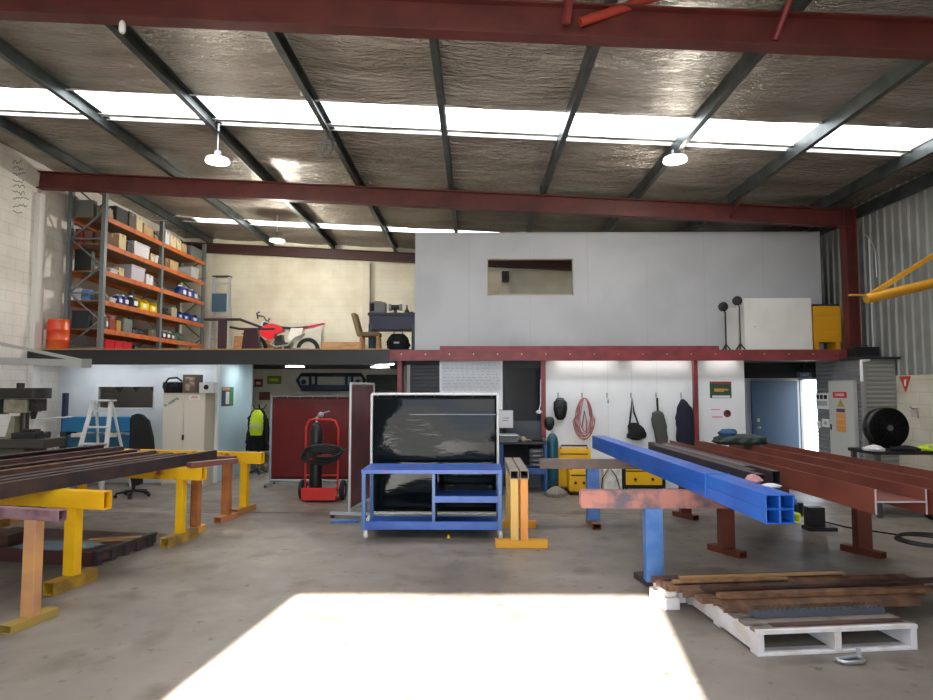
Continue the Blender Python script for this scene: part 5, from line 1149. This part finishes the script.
MB().loft([(0,0,0,.05,.03),(0,0,.06,.1,.06),(0,0,h_*.5,.13,.08),(0,0,h_*.82,.125,.08),(0,0,h_*.95,.06,.05)],24).build('shell', blackpl, t); MB().cb((0,-.08,h_*.6),(.13,.02,.07)).build('visor', glassd, t, .005); MB().path([(-.11,0,h_*.75),(-.06,.03,h_*.97),(0,.05,h_),(.06,.03,h_*.97),(.11,0,h_*.75)],.012).build('strap', M('headband','#54575c',.6), t)
t, h_ = hang(583,'hose_coil','pink-red hose coil hanging on the second wall hook','hose',440)
hm = M('hose_pink','#ad6a6b',.55); m = MB()
for k, (a, b) in enumerate(((.2,0),(.17,.06),(.14,.12),(.19,.03),(.15,.02),(.12,.07),(.18,.09),(.1,.16))):
    pts = [((a*math.sin(s__))*(1.0 if math.cos(s__)<0 else .75), .03*math.sin(3*s__+k)-.02*k+.04, h_/2+b/2+(h_/2-b/2)*math.cos(s__)) for s__ in [2*PI*i/30 for i in range(30)]]
    m.path(pts,.0075,8,True)
m.build('coil', hm, t); MB().path([(-.05,-.04,h_*.3),(0,-.05,h_*.7),(.04,-.05,h_*.4),(.03,-.04,h_*.15)],.012).build('hose_end', hm, t)
t = thing('hang_tag', 'tiny grey tag hanging on the third wall hook', 'tag', (XX(607.5,yh), yh-.05, ZZ(400,yh,607)-.06)); MB().box(-.015,-.003,0,.015,.003,.07).build('tag', greyp, t); MB().path([(0,0,.07),(0,0,.1)],.003,6).build('loop', steel, t)
t, h_ = hang(634,'shoulder_bag','black shoulder bag hanging by its strap on the fourth wall hook','bag',440)
MB().loft([(0,0,0,.06,.05),(.0,0,.04,.17,.07),(.02,0,.14,.16,.08),(-.02,0,.26,.12,.06),(-.05,0,.32,.06,.04)],24,.3,7).build('bag_body', blackcl, t); MB().path([(-.12,0,.24),(-.08,.03,h_*.65),(-.05,.05,h_),(-.02,.03,h_*.65),(.06,0,.26)],.017).build('strap', blackcl, t)
t, h_ = hang(658,'leather_apron','grey-brown leather apron hanging on the fifth wall hook','apron',451)
MB().loft([(.02,0,0,.1,.04),(.03,0,.2,.11,.05),(-.02,0,h_*.5,.13,.05),(-.04,0,h_*.72,.1,.04),(-.03,.02,h_*.76,.03,.03)],26,.3,6).build('cloth', greyc, t); MB().path([(-.03,0,h_*.7),(-.035,.03,h_*.9),(-.03,.05,h_)],.02).build('strap', blackcl, t)
t, h_ = hang(683,'work_jacket','dark navy jacket hanging on the rightmost wall hook','jacket',449)
MB().loft([(.02,0,0,.17,.07),(.01,0,.3,.18,.08),(-.0,0,h_*.6,.17,.08),(-.01,0,h_*.82,.13,.07),(-.02,.02,h_*.93,.06,.05),(-.03,.04,h_*.98,.025,.03)],28,.25,6).build('cloth', navycl, t); MB().path([(.1,-.03,h_*.72),(.14,-.06,h_*.45),(.13,-.06,h_*.2)],.04,10).build('sleeve', navycl, t)
# posters on the right white panel
p_, w_, h_ = flat('wall_poster','dark green poster with a red top and an orange figure on the right white panel','poster',710,731.5,381.5,398,yh-.001,M('poster_green','#2b4a34',.5),(('red_band',-1,.7,1,1,redb),('figure',-.6,-.25,.3,.15,M('fig_orange','#c08a5c',.6)),('figure',.1,-.1,.7,.1,M('fig_orange','#c08a5c',.6)),('white_band',-.8,-.95,.85,-.7,paper)))
p_, w_, h_ = flat('paper_notice','white paper with small red marks and a dark red round logo below the green poster','notice',708,733,404,421,yh-.001,M('paper_notice','#eceaec',.6),(('red_mark',-.8,.3,-.1,.4,M('pink_ink','#d88a90',.6)),('red_mark',-.7,-.6,.1,-.45,M('pink_ink','#d88a90',.6))))
MB().tube((w_*.5,-.012,-.02),(w_*.5,-.008,-.02),.07,20).build('round_logo', M('logo_red','#7a2430',.6), p_); MB().tube((w_*.56,-.015,-.0),(w_*.56,-.0125,-.0),.038,16).build('logo_centre', M('logo_dark','#2c1e2e',.6), p_)
# ------------------------------------------------------------------ meter room side: cupboard, signs, boxes
X_ = rx0 - .013
t, w_, h_ = side('meter_cupboard','pale grey electrical cupboard with red and orange danger stickers on the ribbed side wall','cupboard',X_,833,858.5,380.5,470,M('cupboard_grey','#b3b3ac',.45),(),.06,-1)
MB().box(-.068,-w_+.02,-h_+.02,-.06,w_-.02,h_-.02).build('door', M('cupboard_door','#bdbdb6',.45), t, .003); MB().cb((-.075,w_-.07,-.05),(.02,.02,.1)).build('handle', blackpl, t)
q = lambda py: W(846,py,X=X_-.07).z - t.location.z
MB().box(-.072,-w_*.5,q(398),-.068,w_*.6,q(392)).build('danger_sign', redp, t)
text('danger_lettering','DANGER',.07,(-.073,.0+w_*.05,(q(398)+q(392))/2),(PI/2,0,-PI/2),whitep,t)
MB().sec((-.072,0,0),(-.068,0,0),[(-.0,q(399.5)),(-.11,q(407)),(.0+.11,q(407))]).build('warning_triangle', M('tri_yellow','#a8913c',.6), t)
MB().box(-.072,-w_*.3,q(412.5),-.068,w_*.35,q(409)).build('dark_sign', M('sign_maroon','#5a2f38',.5), t)
for a, b in ((414,419.5),(420,425.5),(426,432.5)): MB().box(-.072,-w_*.35,q(b),-.068,w_*.4,q(a)).build('orange_sign', M('sign_orange','#d98f45',.5), t)
side('switch_panel','small white switch panel with four dark buttons left of the electrical cupboard','switch',X_,817.5,830,393,409,whitep,(('button_row',-.8,.25,-.3,.75,dark),('button_row',-.15,.25,.3,.75,dark),('button_row',.45,.25,.85,.75,dark),('label_row',-.8,-.6,.85,.0,M('switch_grey','#a9aaa8',.5))),.03,-1)
side('light_switch','white double light switch beneath the switch panel','switch',X_,823,830,419,427,whitep,(('rocker',-.4,-.4,.4,.4,M('switch_grey','#a9aaa8',.5)),),.02,-1)
side('light_switch','narrow white light switch left of the double one','switch',X_,818,821,421,428,whitep,(('rocker',-.5,-.4,.5,.4,M('switch_grey','#a9aaa8',.5)),),.02,-1)
# sign and bracket on the block wall
t = thing('fire_sign', 'red downward triangle fire extinguisher sign on the cream block wall', 'sign', W(905.5,384,X=XR-.062)); 
MB().sec((-.006,0,0),(0,0,0),[(-.14,.13),(.14,.13),(0,-.14)][::-1]).build('plate', M('sign_red','#c2402e',.5), t); MB().box(-.009,-.02,-.03,-.006,.02,.06).box(-.009,-.035,.06,-.006,.005,.075).build('symbol', whitep, t)
w_ = W(918,412,X=XR-.062); tag(MB().path([w_+Vector((-.03,.14,.08)),w_+Vector((-.03,.08,.05)),w_+Vector((-.03,-.02,.06)),w_+Vector((-.03,-.04,-.1))],.012).path([w_+Vector((0,.08,.05)),w_+Vector((-.03,.08,.05))],.012).build('wall_bracket', greyp), 'grey bent pipe bracket on the cream block wall', 'bracket')
w_ = W(859,300,Y=11.3); tag(MB().tube((XR-.07,11.3,2.12),(XR-.07,11.3,4.6),.018,8).build('wall_conduit', alu), 'thin pale conduit running up the ribbed wall beside the red column', 'conduit')
w_ = W(875,250,X=XR-.05); tag(MB().path([w_+Vector((0,.25,.35)),w_+Vector((0,.1,.2)),w_,w_+Vector((0,-.02,-.5))],.012).build('wall_cable', alu), 'pale cable curving down the ribbed right wall', 'cable')
# ------------------------------------------------------------------ side bench with the drum fan
bt = .95; t = thing('side_bench', 'dark workbench against the right block wall', 'bench', (6.5, 9.4, 0))
MB().box(-.72,-.3,bt-.05,.7,.35,bt).build('top', dark, t, .004)
for x in (-.66,.64):
    for y in (-.26,.3): MB().box(x-.03,y-.03,0,x+.03,y+.03,bt-.05).build('leg', M('bench_leg_grey','#4b4b4e',.5), t)
MB().box(-.66,-.26,.3,.64,.3,.33).build('shelf', M('bench_leg_grey','#4b4b4e',.5), t)
fx = XX(885,9.4,430); fr_ = .29; t = thing('drum_fan', 'large round black drum fan on the dark side bench', 'fan', (fx+.06, 9.5, bt))
fz = fr_+.03
MB().lathe([(fr_,-.1),(fr_+.012,-.1),(fr_+.012,.05),(fr_,.05),(fr_,-.1)],(0,0,fz),(0,1,0),40).build('drum', blackpl, t)
m = MB()
for r_ in (.06,.1,.14,.18,.22,.26,.29): m.torus((0,-.11-.02*(1-r_/.29),fz),(0,1,0),r_,.0035,32,5)
for k in range(12): a = 2*PI*k/12; m.tube((.03*math.cos(a),-.13,fz+.03*math.sin(a)),(fr_*math.cos(a),-.105,fz+fr_*math.sin(a)),.003,5)
m.build('front_grille', blackst, t)
for k in range(5):
    a = 2*PI*k/5; bl = [(.05,-.05),(.25,-.09),(.27,.02),(.24,.08),(.05,.03)]
    MB().add([(x*math.cos(a)-y*math.sin(a), .02*(1 if y>0 else -1)+dy, fz+x*math.sin(a)+y*math.cos(a)) for dy in (-.002,.002) for x, y in bl],[(4,3,2,1,0),(5,6,7,8,9)]+[(i,(i+1)%5,5+(i+1)%5,5+i) for i in range(5)]).build('blade', blackst, t)
MB().tube((0,-.02,fz),(0,.1,fz),.07,18).build('motor', blackst, t); MB().tube((0,-.135,fz),(0,-.12,fz),.04,16).build('badge', M('badge_grey','#4a4d50',.4), t)
for s_ in (-1,1): MB().bar((s_*(fr_+.02),0,fz),(s_*.2,0,.012),.03,.03).bar((s_*.2,-.16,.015),(s_*.2,.16,.015),.03,.03).build('stand', blackst, t)
t = thing('safety_vest', 'yellow-green hi-vis vest lying on the dark side bench', 'vest', (6.78, 9.3, bt)); MB().loft([(0,0,0,.24,.16),(0,0,.03,.25,.17),(0,0,.07,.18,.1),(.02,0,.09,.06,.04)],24,.5,6).build('cloth', slime, t); MB().cb((.02,-.1,.06),(.34,.04,.012),rx=.5).build('reflective_band', alu, t)
t = thing('plastic_bag', 'white plastic bag at the left end of the dark side bench', 'bag', (5.85, 9.22, bt)); MB().loft([(0,0,0,.12,.12),(0,0,.03,.13,.13),(0,0,.07,.07,.06),(0,0,.085,.02,.02)],22,.5,8).build('bag_body', M('bag_white','#d9d6d6',.5), t)
t = thing('work_jacket', 'crumpled black jacket on the side bench between the bag and the vest', 'jacket', (6.3, 9.2, bt)); MB().loft([(0,0,0,.18,.1),(0,0,.03,.2,.11),(0,0,.06,.12,.06),(0,0,.08,.03,.02)],24,.5,7).build('cloth', blackcl, t); MB().path([(-.1,-.05,.04),(-.2,-.08,.035),(-.26,-.04,.04)],.032,10).build('sleeve', blackcl, t)
# cable on the floor at the right
m = MB(); cc = W(925,542,Z=0)
for k in range(3):
    m.path([(cc.x+(.3+.03*k)*math.cos(a)+.05*k, cc.y+(.3+.02*k)*math.sin(a), .012+.012*k) for a in [2*PI*i/28 for i in range(28)]],.011,7,True)
m.path([(cc.x-.1,cc.y+.32,.012),(cc.x-.5,cc.y+.75,.012),(cc.x-.6,cc.y+1.1,.012)],.011,7)
tag(m.build('power_cable', blackpl), 'black cable coiled on the floor at the right under the brown beams', 'cable')
p = W(921,517,Z=0); t = thing('cable_reel', 'black cable reel on the floor under the right brown beams', 'reel', (p.x, p.y-.35, 0)); MB().lathe([(.17,0),(.17,.02),(.08,.02),(.08,.16),(.17,.16),(.17,.18)],(0,-.09,.175),(0,1,0),24).build('drum', blackpl, t); MB().torus((0,0,.175),(0,1,0),.12,.04).build('cable', rubber, t)
MB().path([(-.13,-.12,0.01),(-.1,-.12,.3),(0,-.12,.4),(.1,-.12,.3),(.13,-.12,.01)],.012).build('stand', blackst, t)
# ------------------------------------------------------------------ small things up high
cx_ = -2.19; t = thing('wire_coil', 'loose coil of wire hanging from a purlin left of centre', 'wire', (cx_, 8.9, zr(cx_)-.42))
m = MB()
for k in range(5): m.torus((.01*k,0.01*k,.13),(math.cos(k),math.sin(k),.15*k),.1+.012*k,.005,24,5)
m.build('coil', blackst, t); MB().path([(0,0,.24),(0,0,.44)],.005,6).build('tie', blackst, t)
p = W(122,34,Y=5.74); zb_ = zr(p.x)-.335; t = thing('ceiling_socket', 'small white socket hanging under the nearest rafter at the left', 'socket', (p.x, 5.74, zb_-.12)); MB().lathe([(.02,0),(.03,.02),(.03,.09),(.015,.12)],n=14).build('body', whitep, t); MB().tube((0,0,.11),(0,0,.15),.006,6).build('cord', whitep, t)
cx_ = -2.19; p = W(303,74,X=cx_-.06); t = thing('ceiling_socket', 'small white socket fixed to the purlin above the wire coil', 'socket', (cx_-.06, p.y, zr(cx_)+.02)); MB().lathe([(.0,0),(.035,.01),(.035,.05),(.0,.06)],n=14).build('body', whitep, t); MB().tube((0,0,.03),(.03,0,.05),.008,6).build('cord', whitep, t)
# black scrawl on the left block wall
m = MB(); X_ = XL+.002
for r_ in range(9):
    pts = []; py = 162+r_*6.2; px = 13
    while px < 31:
        w_ = W(px, py+random.uniform(-2.2,2.2), X=X_); pts.append(w_); px += 1.3
    m.path(pts[:random.randint(8,14)], .006, 4)
m = m.build('wall_scrawl', M('scrawl','#5b554f',.8)); tag(m, 'faint black scrawled marks high on the left block wall', 'marks')
# saw cuts in the slab
struct('trim_30', MB().box(XL,9.38,0,XR-.06,9.392,.0012), M('joint_dark','#5d564e',.9))
# things behind the office window
t = thing('wall_shelf', 'dark shelf with hanging things behind the office window', 'shelf', (XX(125,13.8), 14.18, 1.9)); MB().box(-.9,-.22,0,.9,0,.04).build('board', dark, t)
for x in (-.3,.1,.5): MB().sec((0,-.15,0),(0,-.05,0),[(x-.07,0),(x+.07,0),(x,-.12)][::-1]).build('bracket', dark, t)
